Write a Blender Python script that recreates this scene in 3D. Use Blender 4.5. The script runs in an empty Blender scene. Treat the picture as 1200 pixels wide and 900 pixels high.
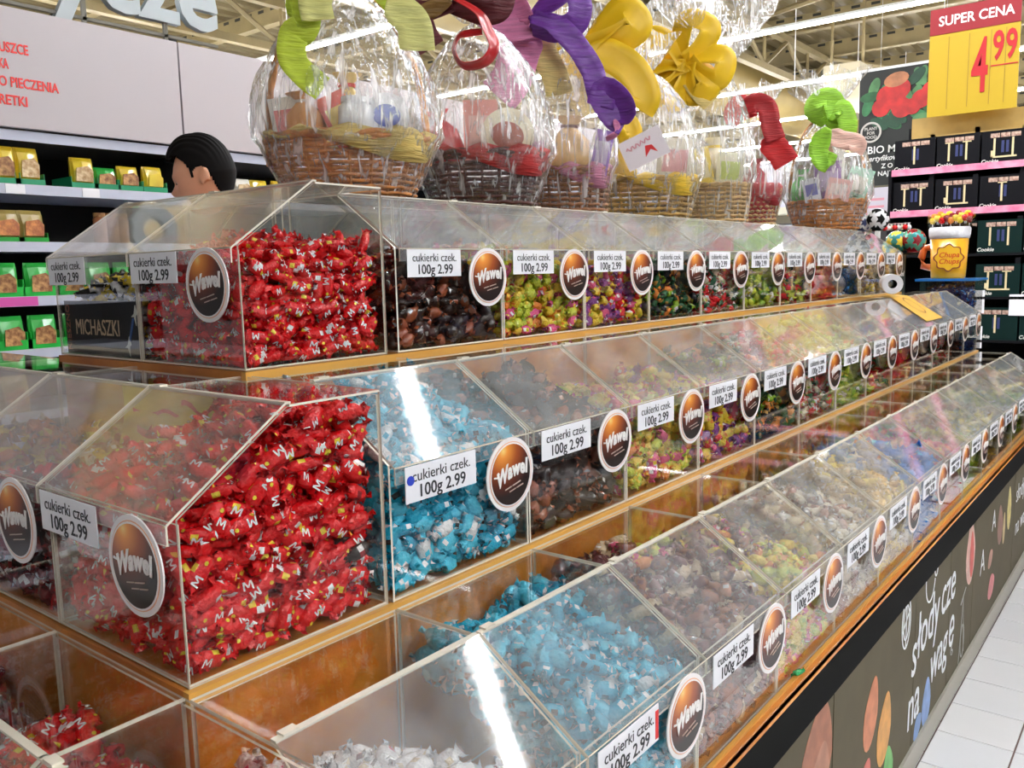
import bpy, bmesh, math, random
import numpy as np
from mathutils import Vector, Matrix
rnd = random.Random(7)
nr = np.random.RandomState(11)
SC = bpy.context.scene
COL = SC.collection
PI = math.pi

# ------------------------------------------------------------------ camera
FPX = 1002.6; YAW = .6713; PITCH = -.1312; ROLL = -.0227
CAM = Vector((.8588, -.4850, 1.5))
Fw = Vector((-math.sin(YAW)*math.cos(PITCH), math.cos(YAW)*math.cos(PITCH), math.sin(PITCH)))
R0 = Vector((math.cos(YAW), math.sin(YAW), 0)); U0 = R0.cross(Fw)
Rv = R0*math.cos(ROLL)+U0*math.sin(ROLL); Uv = -R0*math.sin(ROLL)+U0*math.cos(ROLL)
cd = bpy.data.cameras.new('camera'); cam = bpy.data.objects.new('camera', cd); COL.objects.link(cam)
M = Matrix.Identity(4)
for i in range(3):
    M[i][0] = Rv[i]; M[i][1] = Uv[i]; M[i][2] = -Fw[i]; M[i][3] = CAM[i]
cam.matrix_world = M
cd.sensor_width = 36; cd.lens = FPX/1200*36; cd.clip_start = .02; cd.clip_end = 200
SC.camera = cam
# ------------------------------------------------------------------ world, exposure
w = bpy.data.worlds.new('world'); SC.world = w; w.use_nodes = True
bg = w.node_tree.nodes['Background']; bg.inputs[0].default_value = (.97, .98, 1.0, 1); bg.inputs[1].default_value = .10
SC.view_settings.view_transform = 'Standard'; SC.view_settings.look = 'None'
SC.view_settings.exposure = .95; SC.view_settings.gamma = 1
SC.cycles.transparent_max_bounces = 40; SC.cycles.max_bounces = 10; SC.cycles.glossy_bounces = 3; SC.cycles.diffuse_bounces = 3
SC.cycles.caustics_reflective = False; SC.cycles.caustics_refractive = False
TUBE_L = 125.0        # radiance of the ceiling tubes

def at(u, v, ax, val):
    "the world point on the plane axis=val that the photograph shows at (u, v)"
    d = Fw+Rv*((u-600)/FPX)-Uv*((v-450)/FPX)
    return CAM+d*((val-CAM[ax])/d[ax])
def depth(P): return (Vector(P)-CAM).dot(Fw)

# ------------------------------------------------------------------ materials
def new_mat(name):
    m = bpy.data.materials.new(name); m.use_nodes = True
    nt = m.node_tree; nt.nodes.clear()
    out = nt.nodes.new('ShaderNodeOutputMaterial')
    return m, nt, out
def N(nt, t, **k):
    n = nt.nodes.new(t)
    for a, b in k.items(): setattr(n, a, b)
    return n
MATS = {}
def pm(name, col, rough=.5, metal=0, spec=.5, coat=0, noise=0, nscale=20, bump=0, bscale=60, col2=None, emit=0, stretch=None):
    if name in MATS: return MATS[name]
    m, nt, out = new_mat(name)
    p = N(nt, 'ShaderNodeBsdfPrincipled'); nt.links.new(p.outputs[0], out.inputs[0])
    p.inputs['Base Color'].default_value = (*col, 1); p.inputs['Roughness'].default_value = rough
    p.inputs['Metallic'].default_value = metal; p.inputs['Specular IOR Level'].default_value = spec
    p.inputs['Coat Weight'].default_value = coat; p.inputs['Coat Roughness'].default_value = .15
    tc = N(nt, 'ShaderNodeTexCoord'); mp = N(nt, 'ShaderNodeMapping')
    nt.links.new(tc.outputs['Object'], mp.inputs[0])
    if stretch: mp.inputs['Scale'].default_value = stretch
    if noise or col2:
        c2 = col2 or tuple(max(0, c*(1-noise)) for c in col)
        tx = N(nt, 'ShaderNodeTexNoise'); tx.inputs['Scale'].default_value = nscale; tx.inputs['Detail'].default_value = 4
        nt.links.new(mp.outputs[0], tx.inputs['Vector'])
        cr = N(nt, 'ShaderNodeValToRGB'); cr.color_ramp.elements[0].position = .35; cr.color_ramp.elements[1].position = .65
        cr.color_ramp.elements[0].color = (*c2, 1); cr.color_ramp.elements[1].color = (*col, 1)
        nt.links.new(tx.outputs[0], cr.inputs[0]); nt.links.new(cr.outputs[0], p.inputs['Base Color'])
    if bump:
        tx = N(nt, 'ShaderNodeTexNoise'); tx.inputs['Scale'].default_value = bscale
        nt.links.new(mp.outputs[0], tx.inputs['Vector'])
        b = N(nt, 'ShaderNodeBump'); b.inputs['Strength'].default_value = bump; b.inputs['Distance'].default_value = .01
        nt.links.new(tx.outputs[0], b.inputs['Height']); nt.links.new(b.outputs[0], p.inputs['Normal'])
    if emit:
        p.inputs['Emission Color'].default_value = (*col, 1); p.inputs['Emission Strength'].default_value = emit
    MATS[name] = m
    return m
def clear(name, f0, rough, haze=0, tint=(.985, .985, .975), bump=0, bscale=30, stretch=(1, 1, 1), power=5.0, hazecol=(.9, .9, .9), smudge_glint=0):
    "thin clear sheet: straight-through light plus a Schlick mirror term"
    m, nt, out = new_mat(name); L = nt.links
    tr = N(nt, 'ShaderNodeBsdfTransparent'); tr.inputs[0].default_value = (*tint, 1)
    gl = N(nt, 'ShaderNodeBsdfGlossy'); gl.inputs['Roughness'].default_value = rough; gl.inputs[0].default_value = (1, 1, 1, 1)
    ge = N(nt, 'ShaderNodeNewGeometry'); dot = N(nt, 'ShaderNodeVectorMath', operation='DOT_PRODUCT')
    L.new(ge.outputs['Incoming'], dot.inputs[1])
    tc = N(nt, 'ShaderNodeTexCoord'); mp = N(nt, 'ShaderNodeMapping'); mp.inputs['Scale'].default_value = stretch
    L.new(tc.outputs['Object'], mp.inputs[0])
    if bump:
        tx = N(nt, 'ShaderNodeTexNoise'); tx.inputs['Scale'].default_value = bscale; tx.inputs['Detail'].default_value = 3
        L.new(mp.outputs[0], tx.inputs['Vector'])
        b = N(nt, 'ShaderNodeBump'); b.inputs['Strength'].default_value = bump; b.inputs['Distance'].default_value = .01
        L.new(tx.outputs[0], b.inputs['Height']); L.new(b.outputs[0], gl.inputs['Normal']); L.new(b.outputs[0], dot.inputs[0])
    else:
        L.new(ge.outputs['Normal'], dot.inputs[0])
    ab = N(nt, 'ShaderNodeMath', operation='ABSOLUTE'); L.new(dot.outputs['Value'], ab.inputs[0])
    s = N(nt, 'ShaderNodeMath', operation='SUBTRACT'); s.inputs[0].default_value = 1; L.new(ab.outputs[0], s.inputs[1]); s.use_clamp = True
    pw = N(nt, 'ShaderNodeMath', operation='POWER'); L.new(s.outputs[0], pw.inputs[0]); pw.inputs[1].default_value = power
    ma = N(nt, 'ShaderNodeMath', operation='MULTIPLY_ADD'); L.new(pw.outputs[0], ma.inputs[0]); ma.inputs[1].default_value = 1-f0; ma.inputs[2].default_value = f0
    mx = N(nt, 'ShaderNodeMixShader'); L.new(ma.outputs[0], mx.inputs[0]); L.new(tr.outputs[0], mx.inputs[1]); L.new(gl.outputs[0], mx.inputs[2])
    last = mx
    if haze:
        df = N(nt, 'ShaderNodeBsdfDiffuse'); df.inputs[0].default_value = (*hazecol, 1)
        tl = N(nt, 'ShaderNodeBsdfTranslucent'); tl.inputs[0].default_value = (*hazecol, 1)
        ad = N(nt, 'ShaderNodeMixShader'); ad.inputs[0].default_value = .5
        L.new(df.outputs[0], ad.inputs[1]); L.new(tl.outputs[0], ad.inputs[2])
        m2 = N(nt, 'ShaderNodeMixShader'); m2.inputs[0].default_value = haze
        if smudge_glint < 0:  # negative: crinkle glints painted into the haze as noise streaks
            t2 = N(nt, 'ShaderNodeTexNoise'); t2.inputs['Scale'].default_value = 26; t2.inputs['Detail'].default_value = 3; t2.inputs['Distortion'].default_value = .6
            L.new(mp.outputs[0], t2.inputs['Vector'])
            q = N(nt, 'ShaderNodeMapRange'); q.inputs[1].default_value = .52; q.inputs[2].default_value = .70; q.inputs[3].default_value = haze; q.inputs[4].default_value = -smudge_glint
            L.new(t2.outputs[0], q.inputs[0]); L.new(q.outputs[0], m2.inputs[0])
        elif smudge_glint:
            t2 = N(nt, 'ShaderNodeTexNoise'); t2.inputs['Scale'].default_value = 9; t2.inputs['Detail'].default_value = 5
            L.new(tc.outputs['Object'], t2.inputs['Vector'])
            q = N(nt, 'ShaderNodeMapRange'); q.inputs[1].default_value = .35; q.inputs[2].default_value = .7
            q.inputs[3].default_value = haze*(1-smudge_glint); q.inputs[4].default_value = haze*(1+smudge_glint)
            L.new(t2.outputs[0], q.inputs[0]); L.new(q.outputs[0], m2.inputs[0])
        L.new(mx.outputs[0], m2.inputs[1]); L.new(ad.outputs[0], m2.inputs[2]); last = m2
    L.new(last.outputs[0], out.inputs[0])
    MATS[name] = m
    return m
def emitter(name, col, s):
    m, nt, out = new_mat(name); e = N(nt, 'ShaderNodeEmission'); e.inputs[0].default_value = (*col, 1); e.inputs[1].default_value = s
    nt.links.new(e.outputs[0], out.inputs[0]); MATS[name] = m; return m

A_PANE = clear('clear_acrylic', .04, .02)
A_FRONT = clear('clear_front_acrylic', .04, .02, power=4.1)
A_LID = clear('hazy_acrylic_lid', .06, .05, haze=.17, smudge_glint=.5, bump=.03, bscale=6, hazecol=(.90, .95, 1.0))  # haze covers scratches plus a painted, cool-tinted reflection of the ceiling lights
A_EDGE = pm('acrylic_edge', (.80, .74, .62), .25, coat=.4)
CELLO = clear('cellophane', .10, .16, haze=.035, bump=1.0, bscale=34, stretch=(2.6, 2.6, .22), power=3.0, hazecol=(1, 1, 1), smudge_glint=-.75)  # white glints of the crinkles are painted as streaks of haze
WHITE = pm('white_card', (.86, .86, .90), .5)
INK = pm('black_ink', (.02, .02, .025), .6)
RED_INK = pm('red_ink', (.75, .03, .03), .5)
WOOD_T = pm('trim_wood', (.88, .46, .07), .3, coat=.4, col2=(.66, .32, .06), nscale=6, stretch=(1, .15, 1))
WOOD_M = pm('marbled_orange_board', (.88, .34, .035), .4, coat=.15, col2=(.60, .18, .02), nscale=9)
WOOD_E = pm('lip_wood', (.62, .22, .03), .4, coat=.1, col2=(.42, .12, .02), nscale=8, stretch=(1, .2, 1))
BLACK = pm('black_laminate', (.006, .006, .006), .8, spec=.1)
def roundel_mat():
    m, nt, out = new_mat('brown_gradient_print'); L = nt.links
    p = N(nt, 'ShaderNodeBsdfPrincipled'); p.inputs['Roughness'].default_value = .35; p.inputs['Specular IOR Level'].default_value = .3; p.inputs['Coat Weight'].default_value = .35; p.inputs['Coat Roughness'].default_value = .06; L.new(p.outputs[0], out.inputs[0])
    tc = N(nt, 'ShaderNodeTexCoord'); mp = N(nt, 'ShaderNodeMapping'); mp.inputs['Location'].default_value = (.018, 0, -.042)
    L.new(tc.outputs['Object'], mp.inputs[0])
    ln = N(nt, 'ShaderNodeVectorMath', operation='LENGTH'); L.new(mp.outputs[0], ln.inputs[0])
    cr = N(nt, 'ShaderNodeValToRGB'); L.new(ln.outputs['Value'], cr.inputs[0])
    e = cr.color_ramp.elements; e[0].position = 0; e[0].color = (1, .75, .25, 1); e[1].position = .075; e[1].color = (.012, .004, .003, 1)
    for q, c in ((.010, (.9, .33, .05, 1)), (.034, (.40, .085, .015, 1)), (.056, (.10, .018, .007, 1))):
        x = e.new(q); x.color = c
    L.new(cr.outputs[0], p.inputs['Base Color']); MATS['brown_gradient_print'] = m; return m
ROUND = roundel_mat()
PEACH = pm('peach_ring', (.80, .42, .25), .4)

# ------------------------------------------------------------------ mesh helpers
class MB:
    def __init__(s): s.v = []; s.f = []; s.m = []; s.sm = False
    def add(s, vs, fs, mi=0):
        o = len(s.v); s.v += [tuple(p) for p in vs]; s.f += [tuple(o+i for i in f) for f in fs]
        s.m += ([mi]*len(fs) if isinstance(mi, int) else list(mi))
    def box(s, a, b, mi=0, T=None):
        x0, y0, z0 = a; x1, y1, z1 = b
        vs = [(x0, y0, z0), (x1, y0, z0), (x1, y1, z0), (x0, y1, z0), (x0, y0, z1), (x1, y0, z1), (x1, y1, z1), (x0, y1, z1)]
        if T is not None: vs = [tuple(T @ Vector(p)) for p in vs]
        s.add(vs, [(0, 3, 2, 1), (4, 5, 6, 7), (0, 1, 5, 4), (1, 2, 6, 5), (2, 3, 7, 6), (3, 0, 4, 7)], mi)
    def prism(s, poly, axis, a, b, mf=0, me=0):
        "polygon (two coords) extruded along axis from a to b; mf = big faces, me = edges"
        n = len(poly)
        def P(p, t):
            q = [0, 0, 0]; o = [i for i in range(3) if i != axis]; q[o[0]] = p[0]; q[o[1]] = p[1]; q[axis] = t; return q
        s.add([P(p, a) for p in poly]+[P(p, b) for p in poly],
              [tuple(range(n))[::-1], tuple(range(n, 2*n))]+[(i, (i+1) % n, n+(i+1) % n, n+i) for i in range(n)], [mf, mf]+[me]*n)
    def tube(s, pts, r, k=8, mi=0, cap=True):
        pts = [Vector(p) for p in pts]; rs = r if isinstance(r, (list, tuple)) else [r]*len(pts)
        rings = []; up = Vector((0, 0, 1))
        for i, p in enumerate(pts):
            d = (pts[min(i+1, len(pts)-1)]-pts[max(i-1, 0)]).normalized()
            a = d.cross(up)
            if a.length < 1e-3: a = d.cross(Vector((1, 0, 0)))
            a.normalize(); b = a.cross(d)
            rings.append([p+(a*math.cos(2*PI*j/k)+b*math.sin(2*PI*j/k))*rs[i] for j in range(k)])
        vs = [q for ring in rings for q in ring]; fs = []
        for i in range(len(pts)-1):
            for j in range(k): fs.append((i*k+j, i*k+(j+1) % k, (i+1)*k+(j+1) % k, (i+1)*k+j))
        if cap: fs += [tuple(range(k)), tuple(range((len(pts)-1)*k, len(pts)*k))[::-1]]
        s.add(vs, fs, mi)
    def lathe(s, prof, k=24, mi=0, c=(0, 0, 0), sx=1, sy=1):
        vs = []; fs = []
        for r, z in prof:
            vs += [(c[0]+r*sx*math.cos(2*PI*j/k), c[1]+r*sy*math.sin(2*PI*j/k), c[2]+z) for j in range(k)]
        for i in range(len(prof)-1):
            for j in range(k): fs.append((i*k+j, i*k+(j+1) % k, (i+1)*k+(j+1) % k, (i+1)*k+j))
        if prof[0][0] > 1e-4: fs.append(tuple(range(k))[::-1])
        if prof[-1][0] > 1e-4: fs.append(tuple(range((len(prof)-1)*k, len(prof)*k)))
        s.add(vs, fs, mi)
    def mesh(s, name, mats, smooth=False):
        me = bpy.data.meshes.new(name); me.from_pydata(s.v, [], s.f)
        for m in (mats if isinstance(mats, (list, tuple)) else [mats]): me.materials.append(m)
        me.polygons.foreach_set('material_index', s.m)
        if smooth: me.polygons.foreach_set('use_smooth', [True]*len(s.f))
        me.update(); return me
def link(name, me, parent=None, mat=None):
    o = bpy.data.objects.new(name, me); COL.objects.link(o)
    if parent is not None: o.parent = parent
    if mat is not None: o.matrix_local = mat if parent is not None else mat
    return o
def empty(name, loc, rz=0):
    o = bpy.data.objects.new(name, None); COL.objects.link(o); o.location = loc; o.rotation_euler = (0, 0, rz)
    o.empty_display_size = .05
    return o
def tag(o, label=None, cat=None, group=None, kind=None):
    if label: o['label'] = label
    if cat: o['category'] = cat
    if group: o['group'] = group
    if kind: o['kind'] = kind
    return o
def build(mb, name, mats, parent=None, smooth=False): return link(name, mb.mesh(name, mats, smooth), parent)
TX = {}
def text(s, size, mat, ex=.0006, shear=0, off=0, align='CENTER', space=1.0):
    key = (s, size, mat.name, shear, off, align, space)
    if key in TX: return TX[key]
    c = bpy.data.curves.new('lettering', 'FONT'); c.body = s; c.size = size; c.extrude = ex; c.shear = shear; c.offset = off
    c.align_x = align; c.align_y = 'CENTER' if align == 'CENTER' else 'BOTTOM_BASELINE'; c.resolution_u = 3; c.space_character = space
    o = bpy.data.objects.new('lettering', c); COL.objects.link(o)
    dg = bpy.context.evaluated_depsgraph_get(); me = bpy.data.meshes.new_from_object(o.evaluated_get(dg))
    bpy.data.objects.remove(o); me.materials.clear(); me.materials.append(mat); TX[key] = me
    return me
RX = Matrix.Rotation(PI/2, 4, 'X')                       # writing that faces -y
RYX = Matrix.Rotation(PI/2, 4, 'Z') @ RX                 # writing that faces +x
def put(name, me, T, parent=None):
    o = bpy.data.objects.new(name, me); COL.objects.link(o)
    if parent is not None: o.parent = parent
    o.matrix_local = T
    return o
def strokes(lines, wd, mat, name='script_lettering', ex=.0006):
    "flat pen strokes in the xy plane"
    mb = MB()
    for ln in lines:
        P = [Vector((x, y, 0)) for x, y in ln]; n = len(P); vs = []
        for i, p in enumerate(P):
            d = (P[min(i+1, n-1)]-P[max(i-1, 0)]); d = d.normalized() if d.length > 0 else Vector((1, 0, 0))
            a = Vector((-d.y, d.x, 0))*wd/2
            for z in (ex, -ex): vs += [p+a+Vector((0, 0, z)), p-a+Vector((0, 0, z))]
        fs = []
        for i in range(n-1):
            a = 4*i; b = a+4
            fs += [(a, a+1, b+1, b), (a+3, a+2, b+2, b+3), (a, b, b+2, a+2), (a+1, a+3, b+3, b+1)]
        mb.add(vs, fs)
    return mb.mesh(name, mat)

# ------------------------------------------------------------------ floor and the room
W = .32; D = .307; H = .302; HF = .197; S = .154
ZL, ZM, ZU = .7265, 1.039, 1.3517
A1 = .3134; A2 = .311
def tile_mat():
    m, nt, out = new_mat('floor_tile_field'); L = nt.links
    p = N(nt, 'ShaderNodeBsdfPrincipled'); L.new(p.outputs[0], out.inputs[0]); p.inputs['Roughness'].default_value = .3
    tc = N(nt, 'ShaderNodeTexCoord'); br = N(nt, 'ShaderNodeTexBrick'); br.offset = 0
    br.inputs['Color1'].default_value = (.90, .91, .94, 1); br.inputs['Color2'].default_value = (.86, .87, .91, 1)
    br.inputs['Mortar'].default_value = (.16, .10, .09, 1); br.inputs['Scale'].default_value = 1
    br.inputs['Brick Width'].default_value = .22; br.inputs['Row Height'].default_value = .22; br.inputs['Mortar Size'].default_value = .003
    mp = N(nt, 'ShaderNodeMapping'); mp.inputs['Location'].default_value = (-.30, -.037, 0)
    L.new(tc.outputs['Object'], mp.inputs[0]); L.new(mp.outputs[0], br.inputs['Vector']); L.new(br.outputs[0], p.inputs['Base Color'])
    return m
fl = MB(); fl.box((-22, -10, -.1), (14, 36, -.006)); build(fl, 'floor', tile_mat())
flo = bpy.data.objects['floor']; tag(flo, kind='structure')
gr = MB(); gr.box((.30, -.04, -.0058), (1.84, 5.3, -.0048)); build(gr, 'grout', pm('dark_grout', (.16, .10, .09), .8), flo)
t_ = MB(); e = .0026
t_.prism([(e, e), (.22-e, e), (.22-e, .22-e), (e, .22-e)], 2, -.005, -.0012)
t_.add([(e, e, -.0012), (.22-e, e, -.0012), (.22-e, .22-e, -.0012), (e, .22-e, -.0012), (.0045, .0045, 0), (.2155, .0045, 0), (.2155, .2155, 0), (.0045, .2155, 0)],
       [(4, 5, 6, 7), (0, 1, 5, 4), (1, 2, 6, 5), (2, 3, 7, 6), (3, 0, 4, 7)])
TILES = [t_.mesh('tile', pm('white_tile_'+n, c, .22, coat=.3, noise=.04, nscale=3)) for n, c in (('a', (.90, .91, .94)), ('b', (.86, .87, .91)), ('c', (.92, .92, .94)))]
for i in range(7):
    for j in range(24):
        o = link('tile', rnd.choice(TILES), flo); o.location = (.30+.22*i, -.037+.22*j, 0)
# ceiling deck of trapezoid ribs running along y
cb = MB(); P = []
x = -24
while x < 15: P += [(x, 6.30), (x+.14, 6.30), (x+.18, 6.38), (x+.32, 6.38), (x+.36, 6.30)]; x += .36
vs = [(a, -8, b) for a, b in P]+[(a, 40, b) for a, b in P]; n = len(P)
cb.add(vs, [(i, i+1, n+i+1, n+i) for i in range(n-1)])
BEIGE = pm('beige_painted_steel', (.25, .19, .085), .55, noise=.15, nscale=3)
BEIGE2 = pm('beige_deck', (.16, .12, .05), .6, noise=.12, nscale=2)
ce = build(cb, 'ceiling', BEIGE2); tag(ce, kind='structure')
DKH = pm('dark_slot', (.02, .018, .012), .8)
for k in range(15):      # purlins across the hall, each with punched slots
    y = 2.3+2.4*k
    b = MB(); b.box((-24, y, 5.98), (14, y+.03, 6.30)); b.box((-24, y-.07, 5.96), (14, y+.10, 5.985))
    if y > 6:
        xx = -16
        while xx < 4: b.box((xx, y-.004, 6.22), (xx+.16, y, 6.27), 1); xx += .36
    o = build(b, 'ceiling_purlin', [BEIGE, DKH]); tag(o, kind='structure')
for xt in (-11.2, -5.75, -.3, 5.2):     # lattice trusses running down the hall
    b = MB()
    b.box((xt-.07, -6, 5.15), (xt+.07, 38, 5.27)); b.box((xt-.07, -6, 5.86), (xt+.07, 38, 5.97))
    y = -5; up = True
    while y < 37:
        z0, z1 = (5.25, 5.88) if up else (5.88, 5.25)
        b.tube([(xt, y, z0), (xt, y+1.15, z1)], .045, 5); 
        if up: b.tube([(xt, y, 5.25), (xt, y, 5.88)], .035, 4)
        y += 1.15; up = not up
    o = build(b, 'ceiling_truss', BEIGE); tag(o, kind='structure')
for (x0, y0, x1, y1) in ((-9.5, 12, -5.75, 15.2), (-5.75, 15.2, -2.4, 12.0), (-5.75, 19, -2.2, 22.5), (-8.6, 19, -5.75, 22.5)):
    b = MB(); b.tube([(x0, y0, 5.95), (x1, y1, 5.3)], .05, 6); o = build(b, 'ceiling_brace', BEIGE); tag(o, kind='structure')
b = MB(); b.box((-24, 33, 0), (14, 33.2, 6.3)); o = build(b, 'wall_far', pm('far_wall', (.14, .12, .08), .8)); tag(o, kind='structure')
b = MB(); b.box((-20.2, -8, 0), (-20, 33, 6.3)); o = build(b, 'wall_left', pm('far_wall', (.14, .12, .08), .8)); tag(o, kind='structure')
b = MB(); b.box((-6.15, 20, 0), (-5.7, 20.45, 6.3)); o = build(b, 'column', pm('grey_column', (.16, .15, .12), .8)); tag(o, 'dark square roof column beyond the baskets', 'column')
# ceiling tubes across the hall
TUBE = emitter('tube_light', (.965, .98, 1), TUBE_L)
HOUS = pm('tube_housing', (.75, .75, .74), .4)
ordn = ['nearest', 'second', 'third', 'fourth', 'fifth', 'sixth', 'seventh', 'eighth', 'ninth', 'tenth']
for k, (y, spans) in enumerate(((-3.3, ((-16, -9), (2.6, 9))), (.2, ((-16, -9), (2.6, 9))), (3.62, ((-16, 9),)), (7.2, ((-16, -6.0), (6, 9))), (10.75, ((-16, .9),)), (14.2, ((-16, 9),)), (17.6, ((-16, 9),)), (21.1, ((-16, 9),)), (24.6, ((-16, 9),)))):  # spans shaped to hold the light level yet keep streaks off the lids
    T = empty('ceiling_light', (0, y, 4.5))
    tag(T, 'long fluorescent light line under the roof, %s row from the candy stand' % ordn[k], 'light', 'fluorescent light lines under the roof')
    for xa, xb in spans:
        a = MB(); a.box((xa, -.035, .016), (xb, .035, .05)); build(a, 'housing', HOUS, T)
        a = MB(); a.box((xa, -.016, -.016), (xb, .016, .016)); build(a, 'light_tube', TUBE, T)
    for xx in (-9, -4.6, -1, 4):
        if not any(xa < xx < xb for xa, xb in spans): continue
        a = MB(); a.box((xx-.006, -.006, .07), (xx+.006, .006, 1.75)); build(a, 'hanger', HOUS, T)

# ------------------------------------------------------------------ the stand
YE = 4.50; XL = -1.26   # far end and left side of the middle tier; the stand is symmetric about x = -.63
st = tag(empty('display_stand', (-.63, 2.2, 0)), 'three tiered wooden display stand with orange boards and black edge carrying the candy bins', 'display stand')
st.location = (0, 0, 0)
def sbox(name, a, b, m):
    q = MB(); q.box(a, b); return build(q, name, m, st)
YE2 = YE+.32
sbox('lower_shelf', (-1.26-A1-.02, -A1-.02, ZL-.02), (A1+.02, YE2, ZL-.001), WOOD_M)
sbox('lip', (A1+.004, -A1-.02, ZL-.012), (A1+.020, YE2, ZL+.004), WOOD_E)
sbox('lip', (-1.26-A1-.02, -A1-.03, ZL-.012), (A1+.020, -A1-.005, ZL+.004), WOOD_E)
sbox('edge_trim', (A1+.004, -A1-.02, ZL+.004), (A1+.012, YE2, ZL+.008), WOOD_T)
sbox('fascia', (.285, -A1-.01, ZL-.110), (A1+.017, YE2, ZL-.012), BLACK)
sbox('fascia', (-1.5, -A1-.024, ZL-.110), (A1+.017, -A1-.0, ZL-.012), BLACK)
sbox('riser_board', (-.012, 0.0, ZL), (-.002, YE, ZM-.02), WOOD_M)
sbox('riser_board', (XL, .002, ZL), (-.012, .012, ZM-.02), WOOD_M)
sbox('middle_shelf', (XL, .0, ZM-.02), (-.004, YE, ZM-.001), WOOD_M)
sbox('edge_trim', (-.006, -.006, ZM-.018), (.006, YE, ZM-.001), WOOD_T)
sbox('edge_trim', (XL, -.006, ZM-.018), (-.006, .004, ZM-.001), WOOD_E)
sbox('riser_board', (-A2-.012, A2+.002, ZM), (-A2-.002, YE-.3, ZU-.02), WOOD_M)
sbox('riser_board', (XL+A2, A2+.002, ZM), (-A2-.012, A2+.012, ZU-.02), WOOD_M)
sbox('upper_shelf', (XL+A2, A2, ZU-.02), (-A2-.004, YE-.3, ZU-.001), WOOD_M)
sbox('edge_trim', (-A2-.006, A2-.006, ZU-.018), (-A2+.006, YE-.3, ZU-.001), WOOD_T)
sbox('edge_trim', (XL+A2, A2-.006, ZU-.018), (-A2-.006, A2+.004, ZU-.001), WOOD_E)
sbox('carcass', (-1.45, -.12, .08), (.27, YE2-.2, ZL-.02), BLACK)
KICK = pm('pale_kick_strip', (.42, .40, .34), .5)
sbox('kick_board', (.27, -.2, 0), (.298, YE2, .075), KICK)
sbox('kick_board', (-1.45, -.14, 0), (.27, -.12, .075), KICK)
OLIVE = pm('olive_printed_panel', (.125, .105, .065), .6, spec=.15, noise=.15, nscale=5)
seams = [-.2, .42, 1.36, 2.09, 2.55, 2.95, 3.86, YE2]
panels = []
for a, b in zip(seams[:-1], seams[1:]):
    panels.append(sbox('base_panel', (.278, a+.003, .075), (.29, b-.003, ZL-.10), OLIVE))
sbox('base_panel', (-1.45, -.15, .075), (.278, -.14, ZL-.10), OLIVE)
def on_panel(y):
    for (a, b), p in zip(zip(seams[:-1], seams[1:]), panels):
        if a <= y < b: return p
    return panels[-1]
def blob(y, z, ry, rz, ang, col, name='printed_sweet', pw=1.0, x=.2908):
    mb = MB(); n = 20; vs = []
    for i in range(n):
        t = 2*PI*i/n; a = math.cos(t)*ry; b = math.sin(t)*rz; a *= (1-.35*pw*math.sin(t)) if b > 0 else 1
        ca, sa = math.cos(ang), math.sin(ang); vs.append((x, y+a*ca-b*sa, z+a*sa+b*ca))
    vs2 = [(x-.0006, p[1], p[2]) for p in vs]
    mb.add(vs+vs2, [tuple(range(n))]+[(i, n+i, n+(i+1) % n, (i+1) % n) for i in range(n)])
    return build(mb, name, pm('print_%.2f_%.2f_%.2f' % col, col, .5, noise=.25, nscale=25), on_panel(y))
blob(1.66, .37, .06, .095, -.35, (.72, .26, .12)); blob(1.79, .27, .065, .10, -.25, (.85, .42, .10)); blob(1.60, .17, .065, .10, -.6, (.70, .16, .12)); blob(1.84, .13, .05, .07, .1, (.22, .6, .18))
blob(1.26, .45, .10, .12, -.3, (.45, .17, .09), x=.2906); blob(1.28, .40, .06, .07, -.3, (.52, .24, .15))
blob(2.88, .45, .08, .12, .1, (.80, .50, .42)); blob(2.90, .44, .035, .09, .1, (.75, .12, .10), x=.2914)
blob(3.35, .18, .07, .05, .3, (.75, .25, .26)); blob(3.30, .31, .05, .035, .5, (.55, .28, .2)); blob(3.50, .40, .06, .09, .2, (.34, .16, .12), x=.2905)
blob(2.27, .14, .055, .08, -.1, (.28, .42, .75)); blob(2.16, .07+.04, .05, .035, .5, (.25, .40, .72), x=.2914)
blob(3.72, .42, .05, .10, .1, (.78, .66, .25)); blob(3.60, .36, .03, .07, 0, (.72, .58, .28))
CHALK = pm('chalk_white_print', (.9, .92, .94), .6)
# handwriting on the base panels
for s_, y0, z0, sz in (('s', 2.055, .30, .19), ('łody', 2.12, .335, .185), ('cze', 2.42, .362, .185), ('na', 2.03, .145, .18), ('wag', 2.30, .18, .175), ('ę', 2.555, .20, .175)):
    put('lettering', text(s_, sz*1.05, CHALK, ex=.0004, shear=.12, off=.0006, align='LEFT'), Matrix.Translation((.2912, y0, z0)) @ RYX @ Matrix.Rotation(.05, 4, 'Z') @ Matrix.Diagonal((.82, 1.05, 1, 1)), on_panel(y0))
for s_, y0, z0, sz in (('A', 3.08, .30, .14), ('A', 3.30, .42, .12), ('słodycze', 3.90, .40, .12), ('na wagę', 3.92, .24, .12)):
    put('lettering', text(s_, sz, CHALK, ex=.0004, off=-.001, align='LEFT'), Matrix.Translation((.2912, y0, z0)) @ RYX, on_panel(y0))
def ring_line(cy, cz, ry, rz, n=26, a0=0, a1=2*PI): return [(cy+ry*math.cos(a0+(a1-a0)*i/n), cz+rz*math.sin(a0+(a1-a0)*i/n)) for i in range(n+1)]
sk = [ring_line(1.98, .50, .045, .075), ring_line(1.98, .50, .03, .05), [(1.98, .43), (1.98, .57)], [(1.94, .48), (2.02, .53)], ring_line(2.26, .55, .06, .08, a0=2.2, a1=6.0), ring_line(2.33, .56, .02, .028)]
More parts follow.
